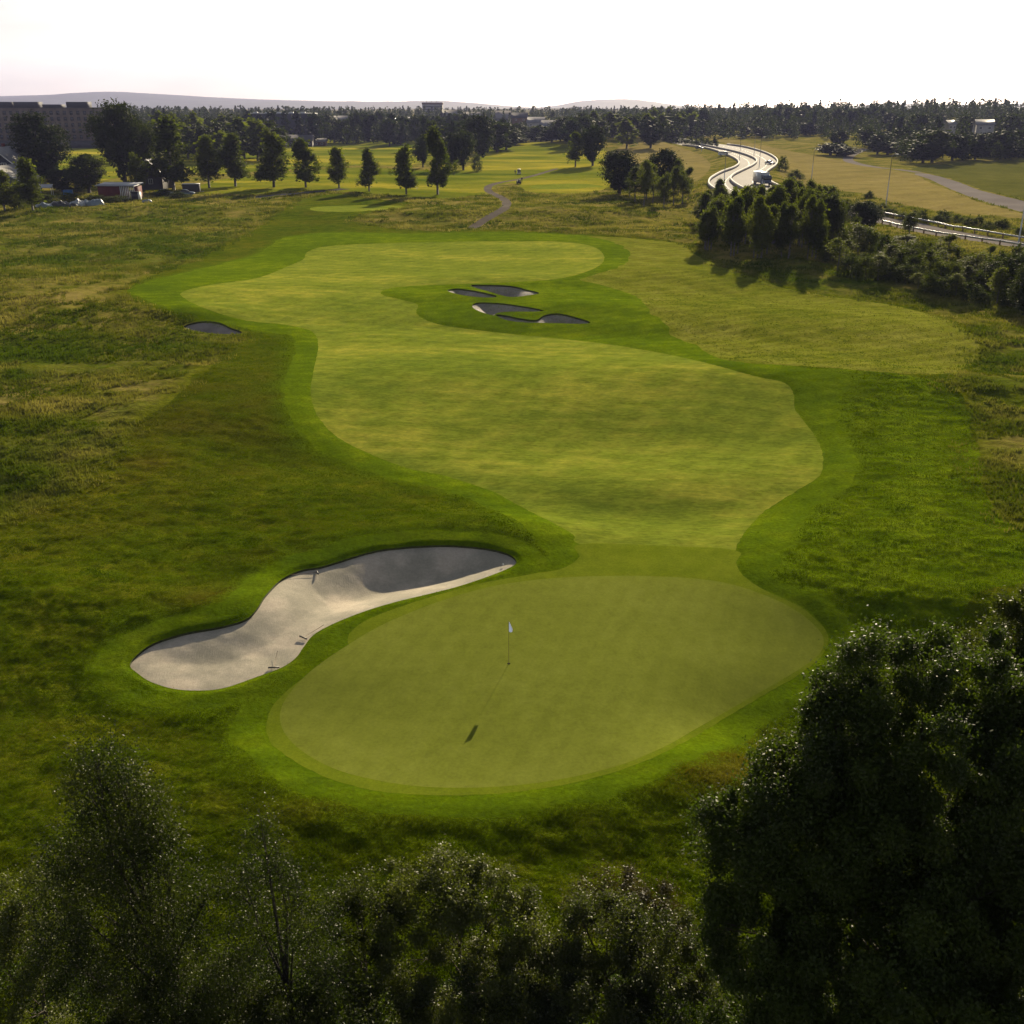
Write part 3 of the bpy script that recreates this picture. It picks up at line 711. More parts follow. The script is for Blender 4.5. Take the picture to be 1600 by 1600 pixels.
# single noticeable trees
SG = [('round',70,292,173,72,'large black round tree behind the white roofed house','tree'),
      ('round',196,288,150,66,'tallest dark tree rising over the red shed against the hills','tree'),
      ('round',222,286,180,58,'dark round tree leaning into the tallest dark tree on its right','tree'),
      ('round',140,302,238,52,'bushy olive tree just left of the red shed','tree'),
      ('birch',52,331,248,42,'loose willow in front of the white roofed house','tree'),
      ('birch',8,330,268,44,'dark olive willow at the picture edge before the white roofed house','tree'),
      ('round',98,300,262,40,'low black bush beside the gable house lawn','bush'),
      ('round',661,262,208,27,'small round dark tree with a bare stem left of the tallest lone birch','tree'),
      ('round',702,266,205,32,'dark tree half hidden behind the tallest lone birch','tree'),
      ('round',724,266,199,38,'round topped dark tree right of the tallest lone birch','tree'),
      ('round',748,250,176,50,'big dark tree crown behind the round topped tree','tree'),
      ('bush',745,268,235,18,'small shrub at the foot of the round topped tree','bush'),
      ('birch',899,261,207,34,'lone broad tree at the right end of the second fairway','tree'),
      ('round',926,259,190,40,'dark tree beside the lone broad tree','tree'),
      ('round',968,304,233,56,'solid round dark tree left of the birch clump','tree'),
      ('round',1034,306,230,50,'dark round tree rising behind the birch clump','tree'),
      ('bush',1242,281,262,24,'round dark bush alone at the lower edge of the wheat','bush'),
      ('bush',1222,266,240,20,'green bush outside the bend of the highway barrier','bush'),
      ('round',1349,362,312,44,'round dark tree at the roadside before the guardrail','tree'),
      ('slim',1420,372,332,26,'thin young tree standing in front of the road surface','tree'),
      ('bush',1357,310,296,16,'small bush at the lower edge of the wheat field','bush'),
      ('round',552,222,192,17,'small dark tree standing alone on the driving range','tree')]
for k, px, b_, t_, w_, lab, cat in SG:
    tree(k, px, b_, t_, w_, {'round': 'broadleaf_tree', 'birch': 'broadleaf_tree', 'bush': 'bush', 'slim': 'young_tree'}[k] if cat == 'tree' else 'bush', lab, cat, None, 'near' if b_ > 270 else 'mid')
# birch clump right of the round tree
for i, (px, b_, t_, w_) in enumerate([(992,316,262,30),(1006,322,252,28),(1020,318,258,24),(1037,326,270,22),(1052,322,262,26),(1066,320,268,24),(1075,312,262,18),(1010,312,268,30),(984,308,272,26),(1060,306,250,20)]):
    tree('slim', px, b_, t_, w_, 'birch_tree', 'slender birch in the open clump beside the round dark tree', 'tree', 'birches of the open clump', 'near')
# dense stand beside the highway
for i in range(72):
    px = 1098 + (i * 61.7 % 205) + rnd.uniform(-5, 5); row = i % 4
    b_ = 402 - row * 19 + (px - 1200) * .03 + rnd.uniform(-4, 4); b_ -= 10 if px < 1130 else 0
    t_ = {0: 322, 1: 304, 2: 297, 3: 293}[row] + rnd.uniform(-10, 12) + (10 if px < 1120 else 0) - 8 * math.sin((px - 1100) / 70)
    if 1150 < px < 1215: t_ = max(t_, 292)
    tree('slim' if i % 3 else 'birch', px, b_, t_, 29 + rnd.uniform(-6, 9), 'birch_tree', 'birch in the dense dark stand between the meadow and the highway', 'tree', 'birches of the dense stand', 'near')
# shrubs along the road bank to the right
for i in range(64):
    t = (i + rnd.random()) / 64; px = 1290 + 330 * t
    row = i % 4
    b_ = 398 + t * 66 + (row - 1.5) * 16 + rnd.uniform(-5, 5); hh = 34 + rnd.uniform(-10, 18) + 14 * (t > .8)
    tree('bush' if i % 3 else 'slim', px, b_, b_ - hh, 34 + rnd.uniform(-8, 16), 'shrub', 'shrub in the scrub belt below the guardrail road', 'bush', 'shrubs of the scrub belt', 'mid')
for px, b_, t_, w_ in [(1585,470,395,60),(1612,500,392,70),(1560,452,405,44),(1600,455,388,50)]:
    tree('round', px, b_, t_, w_, 'broadleaf_tree', 'dark tree closing the scrub belt at the edge of the picture', 'tree', 'dark trees ending the scrub belt', 'near')
for i in range(20):   # bushes between the wheat field and the road
    px = 1300 + i * 16 + rnd.uniform(-5, 5); b_ = 326 + (px - 1300) * .13 + rnd.uniform(-4, 3)
    tree('bush', px, b_, b_ - 13 - rnd.uniform(0, 9), 20 + rnd.uniform(-4, 8), 'shrub', 'low bush in the ditch between the wheat and the guardrail road', 'bush', 'bushes along the ditch', 'mid')
# garden shrubs at the left
for i, (px, b_, t_, w_) in enumerate([(70,322,300,50),(110,318,298,46),(150,318,300,44),(185,316,303,40),(255,306,293,40),(280,310,298,36),(18,318,290,30),(30,328,276,34),(118,300,285,26)]):
    tree('bush', px, b_, t_, w_, 'shrub', 'shrub in the overgrown bank before the gardens', 'bush', 'shrubs on the garden bank', 'mid')
# hedgerow beyond the highway bend
for i in range(9):
    tree('bush', 1040 + i * 9.5, 222 + i * .8, 213 + rnd.uniform(-3, 2), 15, 'shrub', 'dark shrub in the hedge above the highway bend', 'bush', 'hedge above the highway bend', 'far')
# belts of trees in the distance: (px0, px1, count, Y0, Y1, top py, jitter, kinds, label, group)
BELT = [(235,420,26,470,600,184,10,('birch','round','birch'),'olive tree in the left belt behind the birch row','trees of the left belt'),
        (180,560,34,690,860,173,7,('round','spruce','spruce','round'),'tree in the distant wood left of the tower','trees of the distant left wood'),
        (560,760,26,700,900,176,6,('round','spruce','round'),'dark tree in the wood below the tower block','trees below the tower block'),
        (660,800,16,560,680,184,6,('round','round','spruce'),'big dark tree behind the second fairway','trees behind the second fairway'),
        (790,900,14,640,800,196,9,('round','round'),'low rounded tree before the pale roofs','trees before the pale roofs'),
        (880,1060,30,600,760,176,5,('round','birch','round'),'tall tree behind the small wheat hill','trees behind the wheat hill'),
        (1010,1100,10,800,950,168,4,('birch','round'),'tall thin tree on the skyline above the highway','skyline trees above the highway'),
        (1060,1290,26,760,900,182,7,('round','round','spruce'),'rounded tree behind the upper wheat strip','trees behind the upper wheat strip'),
        (1190,1380,22,820,1000,167,3,('round','spruce'),'tree of the tall wood on the right skyline','trees of the tall skyline wood'),
        (1290,1450,20,520,640,205,12,('round','round'),'round tree by the bend of the country road','trees by the country road'),
        (1400,1640,34,450,620,197,12,('round','spruce','round'),'dark tree behind the green field','trees behind the green field'),
        (1370,1640,24,640,900,176,6,('round','spruce'),'tree on the wooded slope around the white houses','trees on the wooded slope')]
for (x0, x1, n, Y0, Y1, tp, jit, kinds, lab, grp) in BELT:
    for i in range(n):
        px = x0 + (x1 - x0) * ((i * .618 + .1) % 1) + rnd.uniform(-4, 4); f = rnd.random(); Y = Y0 + (Y1 - Y0) * f
        t_ = tp + rnd.uniform(-jit, jit) + (1 - f) * jit * 1.2
        if grp == 'trees by the country road' and 1325 < px < 1355: continue
        k = kinds[i % len(kinds)]; hpx = (23.3 / Y) * FPX
        w_ = rnd.uniform(1.0, 1.7) * (10.5 / Y * FPX) * (.7 if k == 'spruce' else 1)
        if grp.endswith('tower block') and abs(px - 676) < 20: t_ = max(t_, 181)
        if grp == 'trees on the wooded slope' and (1465 < px < 1490 or 1512 < px < 1548): t_ = max(t_, 206)
        if grp == 'trees behind the green field' and (1465 < px < 1490 or 1512 < px < 1548): t_ = max(t_, 207)
        tree(k, px, 0, t_, w_, {'round': 'broadleaf_tree', 'birch': 'birch_tree', 'spruce': 'spruce_tree'}[k], lab, 'tree', grp, 'far', Y=Y)

# far woods as one mass
def far_wood(name, spots, hs, label):
    vs_, qs_, n0 = [], [], 0
    for (x, y), h in zip(spots, hs):
        z = float(ground_z(x, y)); nr_ = y < 1050; n = 130 if nr_ else 84
        sp = rng.random() < .45
        t = rng.uniform(0, 1, n); r = (h * .20 * (1 - t) + .4 if sp else h * .34 * np.sin(np.pi * np.clip(t * .8 + .2, 0, 1)) ** .6)
        a_ = rng.uniform(0, 6.283, n); q_ = np.sqrt(rng.uniform(.2, 1, n)) * r
        cen = np.stack([x + q_ * np.cos(a_), y + q_ * np.sin(a_), z + h * (.06 + .92 * t)], 1)
        v, q = leaves(cen, h * (.095 if nr_ else .115), rng, .75)
        vs_.append(v); qs_.append(q + n0); n0 += len(v)
    o = mesh_np(name, np.vstack(vs_), np.vstack(qs_), M['decid'], smooth=False); o['kind'] = 'stuff'; o['label'] = label
sp, hs = [], []
for i in range(3300):
    px = rng.uniform(-60, 1660); Y = 900 + 1500 * rng.random() ** 1.5
    if 560 < px < 900 and Y < 1050: continue
    if 1000 < px < 1170 and Y < 1000: continue
    sp.append((world_x(px, Y), Y)); hs.append(rng.uniform(10, 19) * (1.0 if Y < 1600 else .8))
def open_px(px, Y): return abs(px - 676) < 22 or abs(px - 1478) < 12 or abs(px - 1531) < 20 or 825 < px < 875 or (380 < px < 500 and Y < 830) or abs(px - 612) < 10
for (p0, p1, Y0, Y1, n_, h0, h1) in ((1190, 1660, 600, 980, 430, 9, 15), (900, 1200, 740, 980, 150, 9, 15), (560, 900, 720, 980, 190, 9, 14), (170, 560, 700, 980, 240, 9, 15), (1400, 1660, 470, 600, 90, 7, 11)):
    for i in range(n_):
        px = rng.uniform(p0, p1); Y = rng.uniform(Y0, Y1)
        if open_px(px, Y): continue
        if px < 1340 and p0 == 1190 and Y < 720: continue
        sp.append((world_x(px, Y), Y)); hs.append(rng.uniform(h0, h1))
far_wood('far_forest', sp, hs, 'distant mixed woods filling the plain below the blue hills')

# ------------------------------------------------------------------ near trees in front
def near_tree(name, label, blobs, mat, bark, dens, leaf, Y0, cat='tree', base=None, droop=.2, clump=.19, seed=1, wid=.55):
    rg = np.random.default_rng(seed)
    cs = []
    for b_ in blobs:
        px, py, r = b_[:3]; Y = b_[3] if len(b_) > 3 else Y0
        dx, dy, dz = ray(px, py); k = Y / dy
        cs.append((dx * k, Y, CAMZ + dz * k, r))
    cs = np.array(cs); bx, by = base if base else (cs[:, 0].mean(), cs[:, 1].mean() + .3)
    bz = float(ground_z(bx, by)); t = thing(name, label, cat, (float(bx), float(by), bz))
    cen, on = [], []
    for (x, y, z, r) in cs:
        ncl = int((9 if clump < .25 else 26) * r * r) + 6
        v = rg.normal(size=(ncl, 3)); v /= np.linalg.norm(v, axis=1)[:, None]
        rr = r * rg.uniform(.35, 1.08, ncl) ** .6
        cc = np.array([x, y, z]) + v * rr[:, None]
        n = int(dens * 4.6 * r * r); idx = rg.integers(0, ncl, n)
        sg = clump * .70 * rg.uniform(.6, 1.5, ncl)[idx]
        c2 = cc[idx] + rg.normal(size=(n, 3)) * sg[:, None] * np.array([1, 1, .9 + droop])
        cen.append(c2); on.append(v[idx] * .7)
    cen = np.vstack(cen) - np.array([bx, by, bz]); on = np.vstack(on)
    v, q = leaves(cen, leaf * .94, rg, wid, droop, .35, on)
    mesh_np('crown', v, q, M[mat], t, False)
    tb = MB(); top = cs[cs[:, 2].argmax()]
    lc = cs[:, :3] - np.array([bx, by, bz]); H = lc[:, 2].max()
    P0 = np.array([0, 0, -.3]); tp = lc[lc[:, 2].argmax()]
    main = np.array([P0, tp * np.array([.1, .1, .3]), tp * np.array([.5, .5, .62]), tp * np.array([.9, .9, .95])])
    R0 = .035 + .009 * H
    tb.tube(catmull(main, 4, False), np.linspace(R0, .015, 13), 8)
    for c in lc:
        f = min(.8, max(.12, c[2] / max(H, .1) * .55)); s_ = P0 + (tp - P0) * np.array([f * .7, f * .7, f])
        mid = (s_ + c) / 2 + rg.normal(size=3) * .15 + np.array([0, 0, .15])
        tb.tube([s_, mid, c], [R0 * .36, R0 * .2, .008], 5, False)
        for k in range(5):
            e = c + rg.normal(size=3) * .28
            tb.tube([c * .6 + mid * .4, (c + e) / 2, e], [.012, .008, .003], 4, False)
    tb.build('trunk', M[bark], t, True)
    return t
BIGR = [(1370,1058,1.15,20),(1455,1055,1.0,20),(1535,1075,1.2,20),(1318,1150,1.05,19.6),(1400,1170,1.5,19),(1240,1240,1.15,19),(1165,1290,.8,19),(1290,1095,.6,19.8),(1272,1200,.95,19.3),(1215,1195,.55,19.5),(1330,1230,1.2,18.8),(1255,1330,1.25,18.3),(1110,1270,.35,19),(1445,1340,1.4,18),(1565,1330,1.6,18),(1490,1500,1.5,17),(1300,1540,1.3,16.8),(1590,1130,1.2,19.4),(1180,1370,1.2,18.2),(1320,1300,1.6,18.2),
        (1490,1230,1.9,18.5),(1190,1470,1.3,17.6),(1340,1440,2.0,17),(1530,1400,2.2,17),(1215,1590,1.5,16.8),(1620,1250,2.0,18.5),(1640,1580,2.4,16),(1430,1600,2.3,15.8),(1135,1330,.55,18.8),(1128,1440,.6,17.8)]
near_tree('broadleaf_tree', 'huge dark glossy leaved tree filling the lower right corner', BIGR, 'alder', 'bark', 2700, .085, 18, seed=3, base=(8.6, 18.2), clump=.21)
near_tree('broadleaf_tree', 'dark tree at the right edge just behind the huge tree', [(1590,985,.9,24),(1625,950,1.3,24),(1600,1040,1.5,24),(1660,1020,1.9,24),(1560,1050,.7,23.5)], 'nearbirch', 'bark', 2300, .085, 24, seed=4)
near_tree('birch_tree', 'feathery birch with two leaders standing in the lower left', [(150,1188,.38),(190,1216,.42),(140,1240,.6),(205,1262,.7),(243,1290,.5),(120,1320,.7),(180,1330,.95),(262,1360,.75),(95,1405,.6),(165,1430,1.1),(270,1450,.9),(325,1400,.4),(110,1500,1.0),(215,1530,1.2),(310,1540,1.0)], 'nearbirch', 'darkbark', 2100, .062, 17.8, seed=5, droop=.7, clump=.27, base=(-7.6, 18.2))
near_tree('birch_tree', 'thin see-through birch between the feathery birch and the willows', [(410,1300,.35),(430,1345,.5),(385,1385,.6),(460,1400,.6),(410,1455,.8),(495,1450,.7),(355,1540,.8),(450,1545,1.0),(530,1540,.8)], 'nearbirch', 'darkbark', 1500, .062, 18.6, seed=6, droop=.5, clump=.26)
near_tree('willow_bush', 'grey leaved willow bush in the middle of the front row', [(630,1372,.6,21.5),(690,1362,.6,21.5),(740,1385,.7,21.2),(690,1430,1.1,20.6),(775,1430,.95,20.6),(835,1480,.8,20.2),(640,1500,1.1,20),(740,1540,1.4,19.6),(840,1570,1.2,19.4)], 'willow', 'bark', 2100, .075, 20.6, 'bush', seed=7)
near_tree('willow_bush', 'brownish willow bush standing behind the grey willows near the huge tree', [(965,1395,.75,22.4),(1010,1410,.7,22.2),(920,1420,.6,22.2),(1050,1440,.7,21.8)], 'brownw', 'bark', 2000, .07, 22, 'bush', seed=8)
near_tree('willow_bush', 'round grey willow bush next to the huge tree', [(905,1430,.7,21),(965,1450,1.0,20.6),(1030,1460,.9,20.4),(1065,1520,.9,20),(960,1540,1.4,19.6),(870,1520,.9,20),(1050,1590,1.2,19.2)], 'willow', 'bark', 2000, .075, 20, 'bush', seed=9)
near_tree('willow_bush', 'green willow bush left of the grey leaved middle one', [(560,1385,.55,21),(590,1425,.7,20.6),(530,1440,.6,20.6),(560,1500,1.0,20),(590,1580,1.1,19.2)], 'nearbirch', 'bark', 1900, .07, 20, 'bush', seed=10)
near_tree('willow_bush', 'bush at the left edge beside the feathery birch', [(45,1405,.6,19.5),(0,1430,.8,19.4),(60,1470,.8,19),(10,1520,1.1,18.6),(50,1590,1.1,18)], 'willow', 'bark', 1900, .07, 19, 'bush', seed=12)
near_tree('willow_bush', 'low bush under the feathery birch at the bottom edge', [(160,1600,.8,17.6),(230,1595,.9,17.4),(300,1605,.9,17.4)], 'willow', 'bark', 2000, .075, 17.4, 'bush', seed=13)
near_tree('willow_bush', 'dark bush filling the gap between the two grey willows at the bottom', [(690,1600,1.1,18.6),(800,1610,1.1,18.6),(900,1600,1.1,18.8),(990,1620,1.1,18.6)], 'willow', 'bark', 2000, .075, 18.6, 'bush', seed=15)
near_tree('willow_bush', 'low bush under the thin birch at the bottom edge', [(380,1610,.9,17.8),(450,1615,1.0,17.8),(530,1610,1.0,18)], 'nearbirch', 'bark', 2000, .075, 17.8, 'bush', seed=14)

# undergrowth below the near trees
n = 210000; u_ = rng.uniform(-1, 1, n); y = rng.uniform(12.5, 23.2, n); x = u_ * (3 + y * .75)
hh = np.clip(1.3 + 2.4 * fnoise(x, y, 1.8, 88, 3), .1, 2.6) * (1 - sstep(20.3, 22.8, y + 1.6 * vnoise(x, y, 2.5, 89)))
ok = hh > .12; x, y, hh = x[ok], y[ok], hh[ok]; f = rng.random(len(x)) ** .5
v, q = leaves(np.stack([x, y, ground_z(x, y) + hh * f], 1), .085, rng, .55, .1, .5)
o = mesh_np('undergrowth', v, q, M['alder'], smooth=False); o['kind'] = 'stuff'; o['label'] = 'dark leafy undergrowth below the near trees'
# ------------------------------------------------------------------ grass
def blades(name, x, y, h, nb, wid, mat, label, seed, spread):
    rg = np.random.default_rng(seed); n = len(x) * nb
    X = np.repeat(x, nb) + rg.normal(size=n) * np.repeat(spread, nb); Y_ = np.repeat(y, nb) + rg.normal(size=n) * np.repeat(spread, nb)
    Z = ground_z(X, Y_) - .02; Hh = np.repeat(h, nb) * rg.uniform(.6, 1.2, n); W = np.repeat(wid, nb)
    a_ = rg.uniform(0, 6.283, n); le = rg.uniform(.15, .6, n) * Hh; la = rg.uniform(0, 6.283, n)
    bx, by = np.cos(a_) * W / 2, np.sin(a_) * W / 2
    v = np.stack([np.stack([X - bx, Y_ - by, Z], 1), np.stack([X + bx, Y_ + by, Z], 1), np.stack([X + np.cos(la) * le, Y_ + np.sin(la) * le, Z + Hh], 1)], 1).reshape(-1, 3)
    o = mesh_np(name, v, np.arange(n * 3).reshape(-1, 3), M[mat], smooth=False); o['kind'] = 'stuff'; o['label'] = label
    o.data.attributes.new('lush', 'FLOAT', 'POINT').data.foreach_set('value', np.repeat((lush_at if name == 'long_grass' else dry_at)(X, Y_), 3).astype(np.float32))
# long meadow grass
n = 175000
r_ = np.exp(rng.uniform(math.log(38), math.log(330), n)); a_ = rng.uniform(R(-35), R(35), n); x = r_ * np.sin(a_); y = r_ * np.cos(a_)
ok = (field_at('mown', x, y) > .3 - 2.2 * rng.random(n) ** 3)
for k in ('ring', 'fair', 'hw', 'road2', 'road3', 'road4', 'field', 'range', 'fg', 'cart', 'lot', 'fmown', 'wr', 'wl', 'tee1', 'tee2', 'b1', 'collar'): ok &= field_at(k, x, y) > .3
ok &= (fnoise(x, y, 6, 77, 2) + .25 * vnoise(x, y, 1.3, 78)) > -.22
x, y, r_ = x[ok], y[ok], r_[ok]
blades('long_grass', x, y, np.clip(.20 + .0010 * r_, .2, .5) * (1 + .5 * vnoise(x, y, 5, 79)), 5, .03 + .00075 * r_, 'blades', 'tall dry fescue grass around the mown course', 5, .10 + .0009 * r_)
# rough around the green
n = 640000
r_ = np.exp(rng.uniform(math.log(20), math.log(170), n)); a_ = rng.uniform(R(-35), R(35), n); x = r_ * np.sin(a_); y = r_ * np.cos(a_)
ok = (field_at('mown', x, y) < 0) & (field_at('fair', x, y) > .12) & (field_at('collar', x, y) > .1) & (field_at('b0', x, y) > .05) & ((field_at('lobe', x, y) > 0) | (rng.random(n) < .35)) & (rng.random(n) > sstep(95, 170, r_))
x, y, r_ = x[ok], y[ok], r_[ok]; rg_ = sstep(-.2, .5, field_at('ring', x, y))
blades('rough_grass', x, y, (.03 + .065 * rg_) * (1 + 1.0 * vnoise(x, y, .7, 80)), 3, .010 + .00045 * r_, 'tuft', 'short clumpy rough grass around the putting green', 6, .03 + .0005 * r_)
# ------------------------------------------------------------------ distant hills
def hills(name, prof, Y, depth, label, mat, seed):
    prof = np.array(prof, float); px = np.linspace(prof[0, 0], prof[-1, 0], 260); py = np.interp(px, prof[:, 0], prof[:, 1])
    k = np.ones(5) / 5; py = np.convolve(np.pad(py, 2, 'edge'), k, 'valid')
    rows = 14; vs_ = []
    for r in range(rows):
        t = r / (rows - 1); y = Y - depth * (1 - t)
        s_ = math.sin(t * math.pi / 2) ** .8
        x = np.array([world_x(p_, Y, 100) for p_ in px]); zt = np.array([ztop(p_, Y) for p_ in py])
        nz = 14 * fnoise(x * 1.0, np.full_like(x, y * 1.0), 420, seed, 4) * (1 - t * .5) + 3 * vnoise(x, np.full_like(x, y), 60, seed + 3)
        vs_.append(np.stack([x, np.full_like(x, y), -10 + (zt + 10) * s_ + nz * min(1, t * 3) * (0.25 if r == rows - 1 else 1)], 1))
    b_ = vs_[-1].copy(); b_[:, 1] += 900; b_[:, 2] = -10; vs_.append(b_); rows += 1
    n = len(px); i, j = np.meshgrid(np.arange(rows - 1), np.arange(n - 1), indexing='ij'); a_ = (i * n + j).ravel()
    o = mesh_np(name, np.vstack(vs_), np.stack([a_, a_ + 1, a_ + n + 1, a_ + n], 1), mat); o['kind'] = 'structure'; o['label'] = label
M['hill'] = simple('hill_forest', (.022, .034, .020), .9, var=.5, vscale=.008)
hills('hills', [(-500,156),(-100,156),(0,153),(60,149),(130,148),(190,143.5),(250,147),(330,152),(400,155),(500,158),(600,159.5),(690,158),(740,161),(800,166),(870,170),(1000,176),(1200,180)], 7600, 2200, 'long blue forested ridge on the left horizon', M['hill'], 5)
hills('hills', [(780,174),(840,168),(870,165),(905,158),(940,155.5),(985,155),(1010,160),(1060,169),(1150,172),(1240,170),(1330,166),(1380,162.5),(1430,161.5),(1480,166),(1560,162.5),(1620,161),(1800,158),(2200,165)], 8300, 2200, 'pale low hills behind the right half of the woods', M['hill'], 9)

# ------------------------------------------------------------------ buildings
def mt(name, col, rough=.7, **k): M[name] = simple(name, col, rough, **k); return M[name]
mt('roof_pale', (.16, .16, .17), .55); mt('roof_grey', (.16, .155, .15), .7); mt('roof_dark', (.05, .05, .055), .8)
mt('wall_navy', (.035, .045, .075), .8); mt('wall_dark', (.035, .032, .032), .85); mt('wall_red', (.085, .013, .012), .85)
mt('wall_white', (.30, .29, .28), .7); mt('wall_brick', (.12, .095, .08), .9, var=.3, vscale=.4); mt('wall_concrete', (.26, .25, .24), .9); mt('wall_slate', (.035, .038, .048), .8)
mt('trim_white', (.55, .55, .54), .6); mt('glass', (.03, .035, .045), .12, spec=.8); mt('metal', (.35, .36, .37), .4, metal=.8); mt('blue', (.03, .12, .28), .5)
mt('tarp_black', (.02, .021, .023), .35, spec=.7); mt('tarp_blue', (.13, .17, .20), .35, spec=.6); mt('tarp_pale', (.28, .30, .31), .4, spec=.5)
mt('black', (.015, .015, .016), .5); mt('rubber', (.02, .02, .02), .9); mt('cream', (.66, .63, .52), .5); mt('brown', (.12, .07, .04), .7)
mt('skin', (.42, .25, .17), .6); mt('cloth_dark', (.03, .03, .04), .9); mt('cloth_white', (.75, .74, .72), .8); mt('concrete', (.26, .24, .22), .8); mt('awning', (.26, .27, .29), .5)
mt('pink', (.55, .25, .2), .6)
def window(parent, c, w, h, face, mframe=None, mname='window', t=.06):
    """face: '-y','+y','-x','+x' of the wall the window sits in; c is the centre on the wall plane"""
    f = MB(); d = .10; s = -1 if face[0] == '-' else 1; e = .07 + w * .04
    def bx(mb, u, z, su, sz, out, dep):
        if face[1] == 'y': mb.box((c[0] + u, c[1] + s * out, c[2] + z), (su, dep, sz))
        else: mb.box((c[0] + s * out, c[1] + u, c[2] + z), (dep, su, sz))
    bx(f, 0, h / 2 - e / 2, w, e, .05, d); bx(f, 0, -h / 2 + e / 2, w, e, .05, d)
    bx(f, -w / 2 + e / 2, 0, e, h - 2 * e, .05, d); bx(f, w / 2 - e / 2, 0, e, h - 2 * e, .05, d); bx(f, 0, 0, e * .6, h - 2 * e, .045, d * .8)
    o = f.build(mname, mframe or M['trim_white'], parent)
    g = MB(); bx(g, 0, 0, w - 2 * e + .01, h - 2 * e + .01, .02, .03); g.build('pane', M['glass'], o)
    return o
def house(name, label, px, Y, w, d, h, rh, rz, mw, mr, wins=(), cat='house', chim=False, z=None, group=None, barge=False):
    x = world_x(px, Y); zz = float(ground_z(x, Y)) - .1 if z is None else z
    t = thing(name, label, cat, (x, Y, zz), R(rz), group)
    MB().prism([(-d/2, 0), (d/2, 0), (d/2, h), (0, h + rh), (-d/2, h)], 'x', -w/2, w/2).build('wall', M[mw], t)
    s_ = rh / (d / 2); o_ = .5; rf = MB()
    rf.prism([(-d/2 - o_, h - o_*s_ + .03), (0, h + rh + .03), (0, h + rh + .25), (-d/2 - o_, h - o_*s_ + .25)], 'x', -w/2 - .5, w/2 + .5)
    rf.prism([(0, h + rh + .03), (d/2 + o_, h - o_*s_ + .03), (d/2 + o_, h - o_*s_ + .25), (0, h + rh + .25)], 'x', -w/2 - .5, w/2 + .5)
    ro = rf.build('roof', M[mr], t)
    if chim: MB().box((chim, .6, h + rh + .3), (.8, .8, 1.6)).build('chimney', M['wall_red'], ro)
    if barge:
        for sx in (-1, 1):
            b_ = MB(); xx = sx * (w/2 + .56)
            for sy in (-1, 1): b_.prism([(sy*(d/2 + o_), h - o_*s_ - .06), (0, h + rh - .06), (0, h + rh + .27), (sy*(d/2 + o_), h - o_*s_ + .27)], 'x', xx - .04, xx + .04)
            b_.build('gable_board', M['trim_white'], t)
    for (fc, u, zc, ww, hh) in wins:
        c = (u, (-d/2 if fc == '-y' else d/2), zc) if fc[1] == 'y' else ((-w/2 if fc == '-x' else w/2), u, zc)
        window(t, c, ww, hh, fc)
    return t
# gabled house and its lower wing at the left edge
house('gabled_house', 'dark house with white barge boards and pale roof at the left edge', 15, 324, 13, 12, 7.0, 5.0, 91, 'wall_navy', 'roof_pale', [('-x', -2.4, 7.2, 1.6, 1.6), ('-x', 2.4, 7.2, 1.6, 1.6), ('-x', -3, 2.2, 1.4, 1.4), ('-x', 3, 2.2, 1.4, 1.4), ('-y', 0, 2.4, 1.4, 1.4)], chim=2.0, barge=True)
house('gabled_wing', 'low dark building with wide pale roof in front of the gabled house', 14, 304, 13, 13.5, 4.2, 3.6, 90, 'wall_navy', 'roof_grey', [('-x', 2.5, 2.0, 1.3, 1.2), ('-x', -2.5, 2.0, 1.3, 1.2), ('-y', 0, 2.0, 1.2, 1.2)], barge=True)
house('gabled_house', 'dark gabled house with one white window half hidden by birches', 243, 321, 9, 8, 4.6, 3.8, 88, 'wall_dark', 'roof_pale', [('-x', -.5, 2.4, 1.3, 1.5), ('-x', 1.8, 4.6, 1.0, 1.1)], barge=True)
# red shed with white slats
x = world_x(189, 287); t = thing('red_shed', 'red shed with flat grey roof and white upright slats', 'shed', (x, 287, float(ground_z(x, 287)) - .1), R(-8))
MB().box((-1.9, 0, 1.7), (6.2, 4.6, 3.4)).build('wall', M['wall_red'], t)
MB().prism([(-2.9, 3.42), (2.9, 3.9), (2.9, 4.1), (-2.9, 3.62)], 'x', -5.4, 5.6).build('roof', M['awning'], t)
for k in range(9): MB().box((1.35 + k * .48, -2.25, 1.7), (.2, .12, 3.4)).build('slat', M['trim_white'], t)
MB().box((5.3, -.2, 1.7), (.2, 4.0, 3.38)).build('end_panel', M['wall_red'], t)
# small awning, blue container, trailer, cabinet
x = world_x(73, 297); t = thing('awning', 'small white sloping canopy by the corner of the low building', 'canopy', (x, 297, float(ground_z(x, 297))), R(12))
MB().prism([(-1.4, 2.1), (1.4, 2.9), (1.4, 3.0), (-1.4, 2.2)], 'x', -1.8, 1.8).build('roof', M['awning'], t)
for sx in (-1.6, 1.6):
    for sy, hh in ((-1.2, 2.1), (1.2, 2.8)): MB().box((sx, sy, hh / 2), (.12, .12, hh)).build('post', M['trim_white'], t)
x = world_x(107, 300); t = thing('blue_container', 'small bright blue container on the house drive', 'container', (x, 300, float(ground_z(x, 300))), R(5))
MB().box((0, 0, .75), (2.3, 1.5, 1.2)).build('body', M['blue'], t); MB().box((0, 0, 1.42), (2.42, 1.62, .12)).build('lid', M['blue'], t)
for sx in (-.8, .8): MB().box((sx, 0, .08), (.2, 1.4, .15)).build('skid', M['black'], t)
x = world_x(300, 305); t = thing('cargo_trailer', 'black box trailer with pale roof edge parked between the birches', 'trailer', (x, 305, float(ground_z(x, 305))), R(4))
